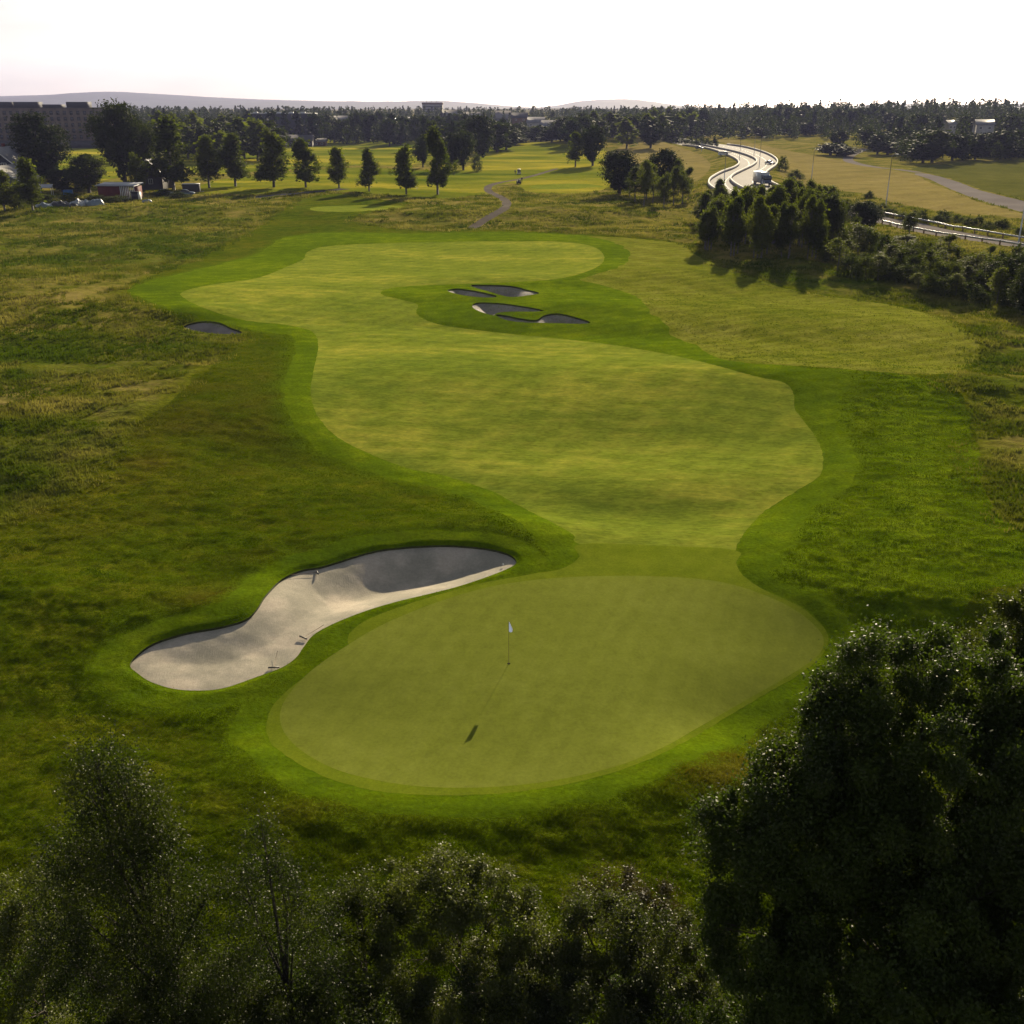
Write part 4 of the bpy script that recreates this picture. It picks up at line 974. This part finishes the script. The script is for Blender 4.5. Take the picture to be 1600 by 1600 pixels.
MB().box((0, 0, 1.55), (4.6, 2.1, 2.1)).build('body', M['wall_dark'], t); MB().box((0, 0, 2.66), (4.7, 2.2, .12)).build('roof', M['trim_white'], t)
MB().box((2.9, 0, .55), (1.2, .1, .1)).build('drawbar', M['metal'], t)
for sx in (-.6, .6):
    for sy in (-1.06, 1.06): MB().tube([(sx, sy - .1, .36), (sx, sy + .1, .36)], .36, 12).build('wheel', M['rubber'], t, True)
x = world_x(214, 281); t = thing('field_cabinet', 'black cabinet with one side catching the sun at the meadow edge', 'cabinet', (x, 281, float(ground_z(x, 281))), R(-14))
MB().box((0, 0, 1.05), (2.0, 1.6, 2.1)).build('body', M['black'], t); MB().box((1.03, 0, 1.05), (.05, 1.5, 2.0)).build('door', M['trim_white'], t); MB().box((0, 0, 2.16), (2.2, 1.8, .1)).build('roof', M['black'], t)  # white panel paints the sunlight on one side of the black box
def heap(name, label, px, Y, sx, sy, sz, mat, seed):
    x = world_x(px, Y); n, k = 26, 14; rg = np.random.default_rng(seed)
    u, v = np.meshgrid(np.linspace(0, 2 * math.pi, n, endpoint=False), np.linspace(0, 1, k), indexing='ij')
    r = 1 - v ** 1.6; cx, cy = r * np.cos(u) * sx, r * np.sin(u) * sy
    nz = 1 + .9 * vnoise(cx + seed * 9, cy, .9, seed) + .5 * vnoise(cx + seed * 5, cy, .4, seed + 1)
    vv = np.stack([cx * (1 + .15 * np.sin(u * 3)), cy, sz * (1 - r ** 3) ** .5 * nz - .05], 2).reshape(-1, 3)
    i, j = np.meshgrid(np.arange(n), np.arange(k - 1), indexing='ij'); a_ = (i * k + j).ravel(); b_ = (((i + 1) % n) * k + j).ravel()
    o = mesh_np(name, vv, np.stack([a_, b_, b_ + 1, a_ + 1], 1), M[mat], smooth=False); o.location = (x, Y, float(ground_z(x, Y))); tag(o, label, 'tarpaulin')
heap('tarpaulin_heap', 'low grey tarpaulin heap at the left end of the covered row', 70, 247, 2.0, 1.3, .9, 'tarp_blue', 3)
heap('tarpaulin_heap', 'long black tarpaulin heap in the middle of the covered row', 98, 249, 3.6, 1.5, 1.1, 'tarp_black', 4)
heap('tarpaulin_heap', 'pale crumpled tarpaulin heap lying over the black one', 124, 251, 1.7, 1.4, 1.4, 'tarp_pale', 5)
heap('tarpaulin_heap', 'blue grey tarpaulin heap at the right end of the covered row', 147, 252, 2.4, 1.4, 1.3, 'tarp_blue', 6)
heap('tarpaulin_heap', 'flat dull tarpaulin heap behind the covered row', 122, 262, 2.6, 1.2, 1.0, 'tarp_blue', 7)
heap('tarpaulin_heap', 'small pale heap in the grass right of the black cabinet', 229, 276, 1.3, .9, .9, 'tarp_blue', 8)
# apartment block
Y = 640; x0, x1 = world_x(-34, Y), world_x(169, Y); x = (x0 + x1) / 2; gz = float(ground_z(x, Y)); H = ztop(169, Y) - gz; W = x1 - x0
t = thing('apartment_block', 'long brown apartment block with rooftop boxes on the left skyline', 'apartment block', (x, Y, gz), R(-2))
MB().box((0, 8, 2.2), (W - .6, 15.4, 4.4)).build('ground_floor', M['wall_slate'], t)
MB().box((0, 8, 4.4 + (H - 4.4) / 2), (W, 16, H - 4.4)).build('wall', M['wall_brick'], t)
MB().box((0, 8, H + .2), (W + .5, 16.5, .4)).build('roof', M['roof_dark'], t)
for pxa, pxb, hh in ((-20, 21, 3.0), (27, 62, 3.0), (72, 98, 1.6), (110, 140, 3.0)):
    a_, b_ = world_x(pxa, Y) - x, world_x(pxb, Y) - x
    MB().box(((a_ + b_) / 2, 8, H + .4 + hh / 2), (b_ - a_, 9, hh)).build('rooftop_box', M['wall_slate'], t)
fl = 5; nc = 19
for r_i in range(fl):
    for c_i in range(nc):
        window(t, (-W/2 + 2.6 + c_i * (W - 5.2) / (nc - 1), 0, 6.4 + r_i * (H - 6.8) / (fl - .35)), 1.9, 2.1, '-y', M['black'])
# tower block
Y = 1500; x = world_x(676, Y); gz = float(ground_z(x, Y)); H = ztop(163, Y) - gz
t = thing('tower_block', 'pale square tower block rising alone above the woods', 'tower block', (x, Y, gz))
MB().box((0, 10, H / 2), (27, 20, H)).build('wall', M['wall_concrete'], t); MB().box((0, 10, H + 1.2), (28, 21, 2.4)).build('roof', M['brown'], t)
for k in range(8): MB().box((0, -.05, H - 3 - k * 3.2), (25.5, .12, 1.3)).build('window_band', M['glass'], t)
for k in range(3): MB().tube([(-8 + k * 7, 6, H + 2.3), (-8 + k * 7, 6, H + 5)], .35, 6).build('mast', M['metal'], t)
# warehouse, clubhouse and others
Y = 790; x = world_x(440, Y); gz = float(ground_z(x, Y)); H = ztop(178, Y) - gz
t = thing('warehouse', 'long dark flat roofed building behind the clubhouse', 'building', (x, Y, gz))
MB().box((0, 10, H / 2), (47, 20, H)).build('wall', M['wall_slate'], t); MB().box((0, 10, H + .25), (47.6, 20.6, .5)).build('roof', M['awning'], t)
for k in range(5): MB().box((-19 + k * 8.6, 8, H + .9), (3, 3, .8)).build('roof_light', M['trim_white'], t)
for k in range(8): window(t, (-19 + k * 5.4, 0, H * .45), 2.2, 2.0, '-y', M['roof_grey'])
WL = lambda n, w, zc=1.7, ww=1.4, hh=1.2: [('-y', -w/2 + (k + .5) * w / n, zc, ww, hh) for k in range(n)]
house('clubhouse', 'dark gabled clubhouse with white windows left of the long barn', 406, 680, 11, 9, 4, 3.2, 62, 'wall_navy', 'roof_grey', [('-x', 0, 4.6, 1.6, 1.6), ('-x', 0, 1.8, 2.4, 1.9)])
house('long_barn', 'long low dark barn with a row of small windows', 468, 690, 18, 10, 3.6, 3.2, 0, 'wall_dark', 'roof_dark', WL(6, 17, 1.9))
house('long_barn', 'lower dark barn joined to the left of the long low barn', 443, 686, 9, 9, 3.2, 3.0, 0, 'wall_dark', 'roof_dark', WL(3, 8, 1.7))
house('field_shed', 'small brown shed right of the long low barn', 500, 700, 8, 6, 2.8, 1.6, 0, 'brown', 'roof_grey', WL(2, 7, 1.4))
for (px, Y, w, d, h, rh, rz, mw, mr, lab) in [
    (703, 1150, 16, 14, 8, 7, 20, 'wall_slate', 'roof_grey', 'steep grey gable just right of the tower block'),
    (738, 1250, 18, 12, 8, 5, 0, 'wall_concrete', 'roof_grey', 'low grey roof second to the right of the tower block'),
    (787, 1150, 16, 13, 8, 7, -20, 'wall_slate', 'roof_grey', 'steep grey gable farther right of the tower block'),
    (812, 980, 14, 10, 8, 4, 0, 'brown', 'roof_dark', 'reddish brown block above the low trees'),
    (838, 900, 14, 10, 6.5, 4, -14, 'wall_white', 'roof_pale', 'pale roofed house among trees above the second fairway'),
    (858, 820, 13, 10, 5.5, 4.5, -35, 'wall_white', 'roof_pale', 'pale gabled house lowest of the roofs above the second fairway'),
    (643, 900, 13, 11, 7, 5, 25, 'wall_slate', 'awning', 'blue grey gable below the tower block'),
    (534, 860, 10, 9, 7, 4, 15, 'wall_white', 'roof_pale', 'white house peeping out left of the dark wood'),
    (1478, 640, 5.2, 6, 4.6, 1.8, 20, 'wall_white', 'roof_pale', 'small white house left of the two on the wooded slope'),
    (1531, 620, 9.5, 8, 5.2, 2.4, -8, 'wall_white', 'roof_pale', 'larger white house right of the two on the wooded slope')]:
    x = world_x(px, Y); gz = float(ground_z(x, Y)); want = {703: 172, 738: 176, 787: 173, 812: 176, 838: 183, 858: 188, 643: 183, 534: 181, 1478: 188, 1531: 187}[px]
    H = ztop(want, Y) - gz - rh
    house('distant_house', lab, px, Y, w, d, max(h, H), rh, rz, mw, mr, [('-y', -w * .25, max(h, H) - 1.8, 1.6, 1.4), ('-y', w * .25, max(h, H) - 1.8, 1.6, 1.4), ('-y', 0, max(h, H) - 4.6, 1.6, 1.4)], 'house')
x = world_x(612, 880); gz = float(ground_z(x, 880)); H = ztop(184, 880) - gz
t = thing('blue_hall', 'blue panel fronted hall between the dark trees', 'building', (x, 880, gz)); MB().box((0, 5, H / 2), (6, 10, H)).build('wall', M['blue'], t); MB().box((0, 5, H + .15), (6.4, 10.4, .3)).build('roof', M['roof_grey'], t)
x = world_x(620, 840); gz = float(ground_z(x, 840)); H = ztop(188, 840) - gz
t = thing('sign_board', 'pink and white board standing below the blue hall', 'sign', (x, 840, gz)); MB().box((-.9, 0, H - 1.8), (1.8, .3, 3.4)).build('white_panel', M['trim_white'], t); MB().box((.9, 0, H - 2.0), (1.8, .3, 2.6)).build('pink_panel', M['pink'], t); MB().box((0, .3, (H - 3) / 2), (.3, .3, H - 3)).build('post', M['metal'], t)
# feather flags and tent by the range
for px, py, lab in ((486, 215, 'white feather flag at the right end of the long barn'), (521, 215, 'tallest white feather flag beside the brown shed'), (551, 214, 'thin white feather flag left of the sandy bank')):
    x, y = P(px, py)[0]; t = thing('feather_flag', lab, 'flag', (x, y, float(ground_z(x, y))), group='feather flags by the driving range')
    MB().tube([(0, 0, 0), (0, 0, 3.6)], .05, 5).build('pole', M['metal'], t)
    MB().prism([(.06, .9), (.95, 1.1), (.9, 3.0), (.5, 3.5), (.06, 3.6)], 'y', -.02, .02).build('flag', M['cloth_white'], t)
x, y = P(634, 214)[0]; t = thing('canopy_tent', 'small white tent at the far end of the driving range', 'tent', (x, y, float(ground_z(x, y))))
tb = MB(); tb.add([(-1.6, -1.6, 1.9), (1.6, -1.6, 1.9), (1.6, 1.6, 1.9), (-1.6, 1.6, 1.9), (0, 0, 3.1), (-1.6, -1.6, 1.7), (1.6, -1.6, 1.7), (1.6, 1.6, 1.7), (-1.6, 1.6, 1.7)], [(0, 5, 6, 1), (1, 6, 7, 2), (2, 7, 8, 3), (3, 8, 5, 0), (8, 7, 6, 5)], [(0, 1, 4), (1, 2, 4), (2, 3, 4), (3, 0, 4)])
tb.build('canopy', M['cloth_white'], t)
for sx in (-1.5, 1.5):
    for sy in (-1.5, 1.5): MB().tube([(sx, sy, 0), (sx, sy, 1.8)], .04, 5).build('leg', M['metal'], t)

# ------------------------------------------------------------------ barriers, guardrails, lamps, vehicles
def wall_along(name, w2, z, h, wd, mat, parent=None, z0=0.0):
    w2 = np.array(w2); t = np.gradient(w2, axis=0); t /= np.linalg.norm(t, axis=1)[:, None] + 1e-9; nr = np.stack([-t[:, 1], t[:, 0]], 1) * wd / 2
    zz = np.full(len(w2), z) if np.isscalar(z) else z
    L, Rr = w2 + nr, w2 - nr; n = len(w2)
    v = np.vstack([np.column_stack([L, zz + z0]), np.column_stack([Rr, zz + z0]), np.column_stack([Rr * .8 + L * .2, zz + z0 + h]), np.column_stack([L * .8 + Rr * .2, zz + z0 + h])])
    q = []
    for i in range(n - 1):
        for a_, b_ in ((0, 1), (1, 2), (2, 3), (3, 0)): q.append((a_ * n + i, a_ * n + i + 1, b_ * n + i + 1, b_ * n + i))
    q.append((0, n, 2 * n, 3 * n)); q.append((n - 1, 4 * n - 1, 3 * n - 1, 2 * n - 1))
    return mesh_np(name, v, np.array(q), mat, parent, False)
def inset(w2, d):
    t = np.gradient(w2, axis=0); t /= np.linalg.norm(t, axis=1)[:, None] + 1e-9
    return w2 + np.stack([-t[:, 1], t[:, 0]], 1) * d
MED = catmull([(1075,223),(1120,232),(1150,238.5),(1174,246.5),(1182,253),(1176,260),(1160,268),(1145,276),(1142,284),(1158,296),(1195,312)], 5, False)
MEDW = np.stack(flat(MED[:, 0], MED[:, 1], HW_Z), 1)
for w2, lab in ((HWR[10:-6], 'pale barrier along the outer right edge of the highway bend'), (MEDW, 'curving pale barrier between the two carriageways'), (HWL[8:-4], 'pale barrier along the inner left edge of the highway')):
    o = wall_along('crash_barrier', w2, HW_Z, .95, .55, M['concrete']); tag(o, lab, 'barrier', 'highway barriers')
# lane lines on the highway, a few millimetres above it
mt('road_paint', (.7, .7, .66), .6)
def lerp_curve(A_, B_, f): n = min(len(A_), len(B_)); return A_[:n] * (1 - f) + B_[:n] * f
for f_, nm in ((.27, 'lane_line'), (.73, 'lane_line')):
    c_ = lerp_curve(HWL, HWR, f_)
    seg = np.vstack([np.linspace(c_[i], c_[i + 1], 6, endpoint=False) for i in range(len(c_) - 1)]); mb = MB()
    for i in range(0, len(seg) - 2, 4):
        a_, b_ = seg[i], seg[i + 1]; tt = (b_ - a_); L = np.linalg.norm(tt)
        if L < .1: continue
        nn = np.array([-tt[1], tt[0]]) / L * .1
        mb.add([(*(a_ - nn), HW_Z + .006), (*(b_ - nn), HW_Z + .006), (*(b_ + nn), HW_Z + .006), (*(a_ + nn), HW_Z + .006)], [(0, 1, 2, 3)])
    mb.build('lane_marking', M['road_paint'])['kind'] = 'structure'
def guardrail(w2, lab):
    seg = [w2[0]]; 
    for p_ in w2[1:]:
        while np.linalg.norm(p_ - seg[-1]) > 4.0: seg.append(seg[-1] + (p_ - seg[-1]) / np.linalg.norm(p_ - seg[-1]) * 4.0)
    seg = np.array(seg); zz = ground_z(seg[:, 0], seg[:, 1])
    t = thing('guardrail', lab, 'guardrail', (float(seg[0, 0]), float(seg[0, 1]), 0), group='guardrails of the lower road'); off = seg[0]
    wall_along('rail', seg - off, zz, .32, .12, M['metal'], t, .55); pm = None
    for p_, z_ in list(zip(seg, zz))[:95]:
        if pm is None: o = MB().box((0, 0, .1), (.22, .22, 1.0)).build('post', M['brown'], t); pm = o.data
        else: o = bpy.data.objects.new('post', pm); C.objects.link(o); o.parent = t
        o.location = (p_[0] - off[0], p_[1] - off[1], z_ + .25)
i0 = int(len(ROAD2_W) * .30)
guardrail(inset(ROAD2_W, 5.1)[i0:], 'steel guardrail along the far edge of the lower right road')
guardrail(inset(ROAD2_W, -5.1)[i0 + 8:], 'steel guardrail along the near edge of the lower right road')
def lamp(px, pyb, pyt, lab, arm=.9, on=True, base_z=None):
    if base_z is not None: x, y = flat(px, pyb, base_z); z = base_z; x, y = float(x), float(y)
    else: x, y = P(px, pyb)[0]; z = float(ground_z(x, y))
    H = ztop(pyt, y) - z
    t = thing('street_lamp', lab, 'street lamp', (x, y, z), group='tall street lamps by the roads')
    MB().tube([(0, 0, -.3), (0, 0, H * .5), (0, 0, H - .3)], [.13, .10, .07], 6).build('pole', M['metal'], t, True)
    MB().tube([(0, 0, H - .4), (arm * .3, 0, H - .05), (arm, 0, H)], .05, 5).build('arm', M['metal'], t, True)
    MB().box((arm + .25, 0, H), (.8, .35, .16)).build('lamp_head', M['trim_white'], t)
lamp(1384, 322, 241, 'street lamp standing before the middle of the wheat field')
lamp(1268, 279, 234, 'street lamp at the left part of the wheat field edge')
lamp(1590, 386, 252, 'tallest street lamp beside the guardrail near the picture edge')
lamp(1131, 288, 238, 'street lamp rising from the left edge of the highway in front of the bend', base_z=HW_Z)
lamp(1155, 252, 214, 'street lamp inside the highway bend near the median', base_z=HW_Z)
lamp(1186, 262, 214, 'street lamp on the right carriageway side above the truck', base_z=HW_Z)
lamp(1178, 244, 209, 'farther street lamp by the outer barrier', base_z=HW_Z)
lamp(1096, 236, 212, 'far street lamp by the hedge above the bend', base_z=HW_Z)
lamp(1018, 214, 185, 'farthest street lamp before the skyline trees', base_z=HW_Z)

def car(name, lab, x, y, z, rz, body, cat='car', group=None, van=False):
    t = thing(name, lab, cat, (x, y, z), rz, group)
    if van: lo = [(-2.5, .35), (2.4, .35), (2.5, .9), (2.0, 1.15), (1.4, 2.0), (-2.45, 2.05), (-2.5, 1.0)]
    else: lo = [(-2.15, .32), (2.1, .32), (2.2, .62), (1.95, .82), (1.1, .93), (-1.75, .97), (-2.15, .85)]
    MB().prism(lo, 'y', -.88, .88).build('body', body, t)
    if not van: MB().prism([(-1.65, .975), (.95, .935), (.35, 1.38), (-.2, 1.45), (-1.1, 1.42)], 'y', -.76, .76).build('cabin', M['glass'], t); MB().prism([(-1.05, 1.43), (-.2, 1.46), (.32, 1.39), (.30, 1.42), (-.2, 1.50), (-1.05, 1.47)], 'y', -.74, .74).build('roof', body, t)
    else: MB().prism([(2.0, 1.18), (2.04, 1.18), (1.46, 1.95), (1.42, 1.95)], 'y', -.8, .8).build('windscreen', M['glass'], t)
    for sx in (-1.35, 1.35):
        for sy in (-.82, .82):
            wv = MB().tube([(sx, sy - .1, .32), (sx, sy + .1, .32)], .32, 14).build('wheel', M['rubber'], t, True)
            MB().tube([(sx, sy - .115, .32), (sx, sy + .115, .32)], .18, 10).build('rim', M['metal'], wv, True)
    for sy in (-.62, .62):
        MB().box((2.22 if not van else 2.5, sy, .68), (.08, .34, .15)).build('headlight', M['trim_white'], t)
        MB().box((-2.17 if not van else -2.51, sy, .75), (.06, .3, .15)).build('tail_light', M['wall_red'], t)
    return t
mt('car_white', (.45, .45, .45), .25, spec=.6); mt('car_dark', (.04, .045, .06), .22, spec=.7); mt('car_blue', (.14, .19, .26), .25, spec=.7); mt('truck_blue', (.10, .13, .2), .35)
def hwp(px, py): x, y = flat(px, py, HW_Z); return float(x), float(y)
x, y = hwp(1203, 257); car('passenger_car', 'white car ahead of the truck by the outer barrier', x, y, HW_Z + .01, R(-62), M['car_white'])
x, y = hwp(1131, 243.5); car('delivery_van', 'pale van on the inner carriageway before the bend', x, y, HW_Z + .01, R(-20), M['car_white'], 'van', van=True)
x, y = hwp(1093, 233); car('passenger_car', 'dark car farthest along the highway', x, y, HW_Z + .01, R(-25), M['car_dark'])
x = world_x(292, 294); car('passenger_car', 'dark blue car parked at the edge of the meadow by the birches', x, 294, float(ground_z(x, 294)) + .05, R(8), M['car_blue'])
x = world_x(258, 297); car('passenger_car', 'pale blue car parked in front of the dark gabled house', x, 297, float(ground_z(x, 297)) + .05, R(-12), M['tarp_blue'])
x, y = hwp(1190, 288.5); t = thing('box_truck', 'dark fronted truck with bright roof on the highway bend', 'truck', (x, y, HW_Z), R(-84))
MB().box((-1.2, 0, 2.15), (7.4, 2.5, 2.7)).build('cargo_box', M['car_white'], t); MB().box((-.6, 0, .68), (8.6, 1.9, .22)).build('chassis', M['black'], t)
MB().prism([(2.7, .55), (4.5, .55), (4.6, 1.5), (4.35, 2.75), (2.7, 2.85)], 'y', -1.2, 1.2).build('cab', M['truck_blue'], t)
MB().prism([(4.60, 1.55), (4.64, 1.55), (4.40, 2.6), (4.36, 2.6)], 'y', -1.1, 1.1).build('windscreen', M['glass'], t)
for sx in (-3.6, -2.4, 3.5):
    for sy in (-1.05, 1.05):
        wv = MB().tube([(sx, sy - .14, .5), (sx, sy + .14, .5)], .5, 14).build('wheel', M['rubber'], t, True); MB().tube([(sx, sy - .15, .5), (sx, sy + .15, .5)], .25, 10).build('rim', M['metal'], wv, True)
for sy in (-.9, .9): MB().box((4.6, sy, .95), (.1, .4, .22)).build('headlight', M['trim_white'], t)
for sy in (-1.35, 1.35): MB().box((4.2, sy, 2.1), (.12, .25, .5)).build('mirror', M['black'], t)

# ------------------------------------------------------------------ golf carts and players
def cart(lab, x, y, rz, roof, body):
    z = float(ground_z(x, y)); t = thing('golf_cart', lab, 'golf cart', (x, y, z), rz, 'golf carts on the path')
    MB().prism([(-1.15, .3), (1.15, .3), (1.2, .55), (.85, .95), (.35, 1.0), (.3, .45), (-.3, .45), (-.35, .72), (-1.15, .75)][:5] + [(-1.15, .75)], 'y', -.58, .58).build('body', body, t)
    MB().box((-.45, 0, .86), (.5, 1.05, .16)).build('seat', M['cream'], t); MB().box((-.72, 0, 1.15), (.12, 1.05, .45)).build('backrest', M['cream'], t)
    if roof: MB().box((-.1, 0, 1.9), (1.75, 1.2, .09)).build('roof', roof, t)
    if roof:
        for sx, tx in ((.7, .95), (-.85, -.85)):
            for sy in (-.52, .52): MB().tube([(tx, sy, .7), (sx, sy, 1.88)], .025, 5).build('roof_post', M['black'], t)
        MB().prism([(.98, .98), (1.0, .98), (.74, 1.84), (.72, 1.84)], 'y', -.48, .48).build('windscreen', M['glass'], t)
    for sx in (-.8, .8):
        for sy in (-.5, .5): MB().tube([(sx, sy - .09, .23), (sx, sy + .09, .23)], .23, 12).build('wheel', M['rubber'], t, True)
    for sy in (-.25, .25): MB().tube([(-1.05, sy, .7), (-1.15, sy, 1.45)], .13, 8).build('golf_bag', M['cloth_dark'], t, True)
x, y = P(811, 273)[0]; cart('golf cart with cream roof, the farther of the two on the path', float(x), float(y), R(96), M['cream'], M['cream'])
x, y = P(810.5, 288)[0]; cart('open dark golf cart, the nearer of the two on the path', float(x), float(y), R(100), None, M['cloth_dark'])
def person(lab, x, y, rz, top, legs, cap):
    z = float(ground_z(x, y)); t = thing('person', lab, 'person', (x, y, z), rz)
    me = bpy.data.meshes.new('body'); J = [(0, 0, .95), (0, .01, 1.2), (0, 0, 1.42), (0, 0, 1.52), (0, .02, 1.66), (-.1, 0, .92), (-.12, .05, .5), (-.12, 0, .08), (-.12, .16, .04),
         (.1, 0, .92), (.13, .12, .5), (.12, -.06, .08), (.12, .1, .04), (-.19, 0, 1.4), (-.25, .02, 1.12), (-.2, .2, .95), (.19, 0, 1.4), (.26, .02, 1.12), (.2, .2, .95)]
    E = [(0, 1), (1, 2), (2, 3), (3, 4), (0, 5), (5, 6), (6, 7), (7, 8), (0, 9), (9, 10), (10, 11), (11, 12), (2, 13), (13, 14), (14, 15), (2, 16), (16, 17), (17, 18)]
    rad = [.14, .15, .15, .06, .105, .09, .065, .045, .035, .09, .065, .045, .035, .06, .045, .035, .06, .045, .035]
    me.from_pydata(J, E, []); o = bpy.data.objects.new('body', me); C.objects.link(o); o.parent = t
    sk = o.modifiers.new('skin', 'SKIN'); o.modifiers.new('sub', 'SUBSURF').levels = 1; o.modifiers['sub'].render_levels = 2
    for i, r_ in enumerate(rad): me.skin_vertices[0].data[i].radius = (r_, r_)
    me.skin_vertices[0].data[0].use_root = True
    me.materials.append(top)
    MB().tube([(0, 0, 1.66), (0, 0, 1.74), (0, 0, 1.78)], [.115, .10, .03], 10).build('cap', cap, t, True)
    return t
x, y = P(805, 273)[0]; person('dark clothed player standing left of the cream roofed cart', float(x), float(y), R(200), M['cloth_dark'], M['cloth_dark'], M['black'])
x, y = P(815.5, 286)[0]; person('player with a white cap at the right side of the open dark cart', float(x), float(y), R(150), M['cloth_dark'], M['cloth_dark'], M['cloth_white'])

# ------------------------------------------------------------------ flagstick, rakes, ball
x, y = P(795, 1037)[0]; z = float(ground_z(x, y))
t = thing('flagstick', 'thin flagstick with white flag standing in the hole of the putting green', 'flagstick', (x, y, z))
MB().tube([(0, 0, -.1), (0, 0, .7), (0, 0, 2.13)], [.009, .008, .006], 8).build('pole', M['brown'], t, True)
fw = [];
nu, nv_ = 9, 11
for i in range(nu):
    for j in range(nv_):
        u, v = i / (nu - 1), j / (nv_ - 1)
        fw.append((.012 + .22 * u * (.5 + .5 * v ** .6) * (1 - .35 * v), .06 * math.sin(u * 5 + v * 3) * u - .16 * u * (1 - v * .5), 2.12 - .50 * v - .16 * u * (1 - v)))
q = [(i * nv_ + j, (i + 1) * nv_ + j, (i + 1) * nv_ + j + 1, i * nv_ + j + 1) for i in range(nu - 1) for j in range(nv_ - 1)]
m, nt, p, out = newmat('flag_cloth'); p.inputs['Base Color'].default_value = (.75, .78, .88, 1); p.inputs['Roughness'].default_value = .7
tr = nd(nt, 'ShaderNodeBsdfTranslucent'); tr.inputs[0].default_value = (.55, .62, .85, 1); mx = nd(nt, 'ShaderNodeMixShader'); mx.inputs[0].default_value = .4
nt.links.new(p.outputs[0], mx.inputs[1]); nt.links.new(tr.outputs[0], mx.inputs[2]); nt.links.new(mx.outputs[0], out.inputs[0]); M['flag'] = m
fo = mesh_np('flag', np.array(fw), np.array(q), M['flag'], t); so_ = fo.modifiers.new('thick', 'SOLIDIFY'); so_.thickness = .004
tb = MB(); an = np.linspace(0, 2 * math.pi, 20, endpoint=False)
tb.add([(0, 0, .006)] + [(.075 * math.cos(a_), .075 * math.sin(a_), .006) for a_ in an], [], [(0, 1 + k, 1 + (k + 1) % 20) for k in range(20)]); mt('cup_dark', (.02, .02, .015), 1.0, spec=0.0); tb.build('cup', M['cup_dark'], t)  # flat disc, the shade inside the hole put into its dark colour
kk0 = keys.index('b0')
def sand_z(x, y):
    dd = max(0, -float(sdf_poly(np.array([x]), np.array([y]), MAINB, 30)[0])); s_ = float(sstep(-12.5, -7.5, np.array(x)))
    return float(ground_z(x, y)) - (.12 + (.22 * (1 - s_) + .72 * s_) * float(sstep(0, 2.9, np.array(dd))))
def rake(px, py, rz, lab):
    x, y = P(px, py)[0]
    for _ in range(5):
        zz = sand_z(x, y); x, y = [float(k_) for k_ in flat(px, py, zz)]
    t = thing('bunker_rake', lab, 'rake', (x, y, sand_z(x, y) + .05), R(rz), 'rakes in the big bunker'); t.scale = (.85, .8, .8)
    MB().tube([(0, 0, .02), (.8, 0, .06), (1.6, 0, .12)], .011, 6).build('handle', M['brown'], t, True); MB().box((0, 0, .03), (.06, .62, .06)).build('rake_head', M['black'], t)
    for k in range(8): MB().box((0, -.28 + k * .08, -.03), (.015, .015, .08)).build('tine', M['black'], t)
rake(428, 1045, 95, 'black rake lying at the near right rim of the left lobe')
rake(474, 998, 55, 'rake with its handle on the grass by the waist of the bunker')
rake(496, 896, 200, 'rake lying at the far rim where the right lobe begins')
x, y = P(786, 884)[0]; zz = sand_z(x, y); x, y = [float(k_) for k_ in flat(786, 884, zz)]
bm = MB(); th = np.linspace(0, math.pi, 9)
bm.tube([(0, 0, -.06 * math.cos(a_)) for a_ in th], [max(.001, .06 * math.sin(a_)) for a_ in th], 12, False); o = bm.build('golf_ball', M['trim_white'], None, True); o.location = (x, y, sand_z(x, y) + .06); tag(o, 'small white ball on the sand at the right tip of the big bunker', 'ball')

# ------------------------------------------------------------------ haze
hb = MB().box((0, 0, 0), (19400, 19400, 340)).build('haze', None); hb['kind'] = 'stuff'; hb.location = (0, 0, 340 / 2 + float(min(GZ.min(), -12)) - 1.5)
m = bpy.data.materials.new('haze_air'); m.use_nodes = True; nt = m.node_tree; nt.nodes.clear()
out = nt.nodes.new("ShaderNodeOutputMaterial"); pv = nt.nodes.new("ShaderNodeVolumePrincipled")
pv.inputs['Color'].default_value = (.50, .54, 1.0, 1); pv.inputs['Density'].default_value = 0.7e-4; pv.inputs['Anisotropy'].default_value = .08
nt.links.new(pv.outputs[0], out.inputs['Volume']); hb.data.materials.append(m)
print("done; trees", NTREE[0])
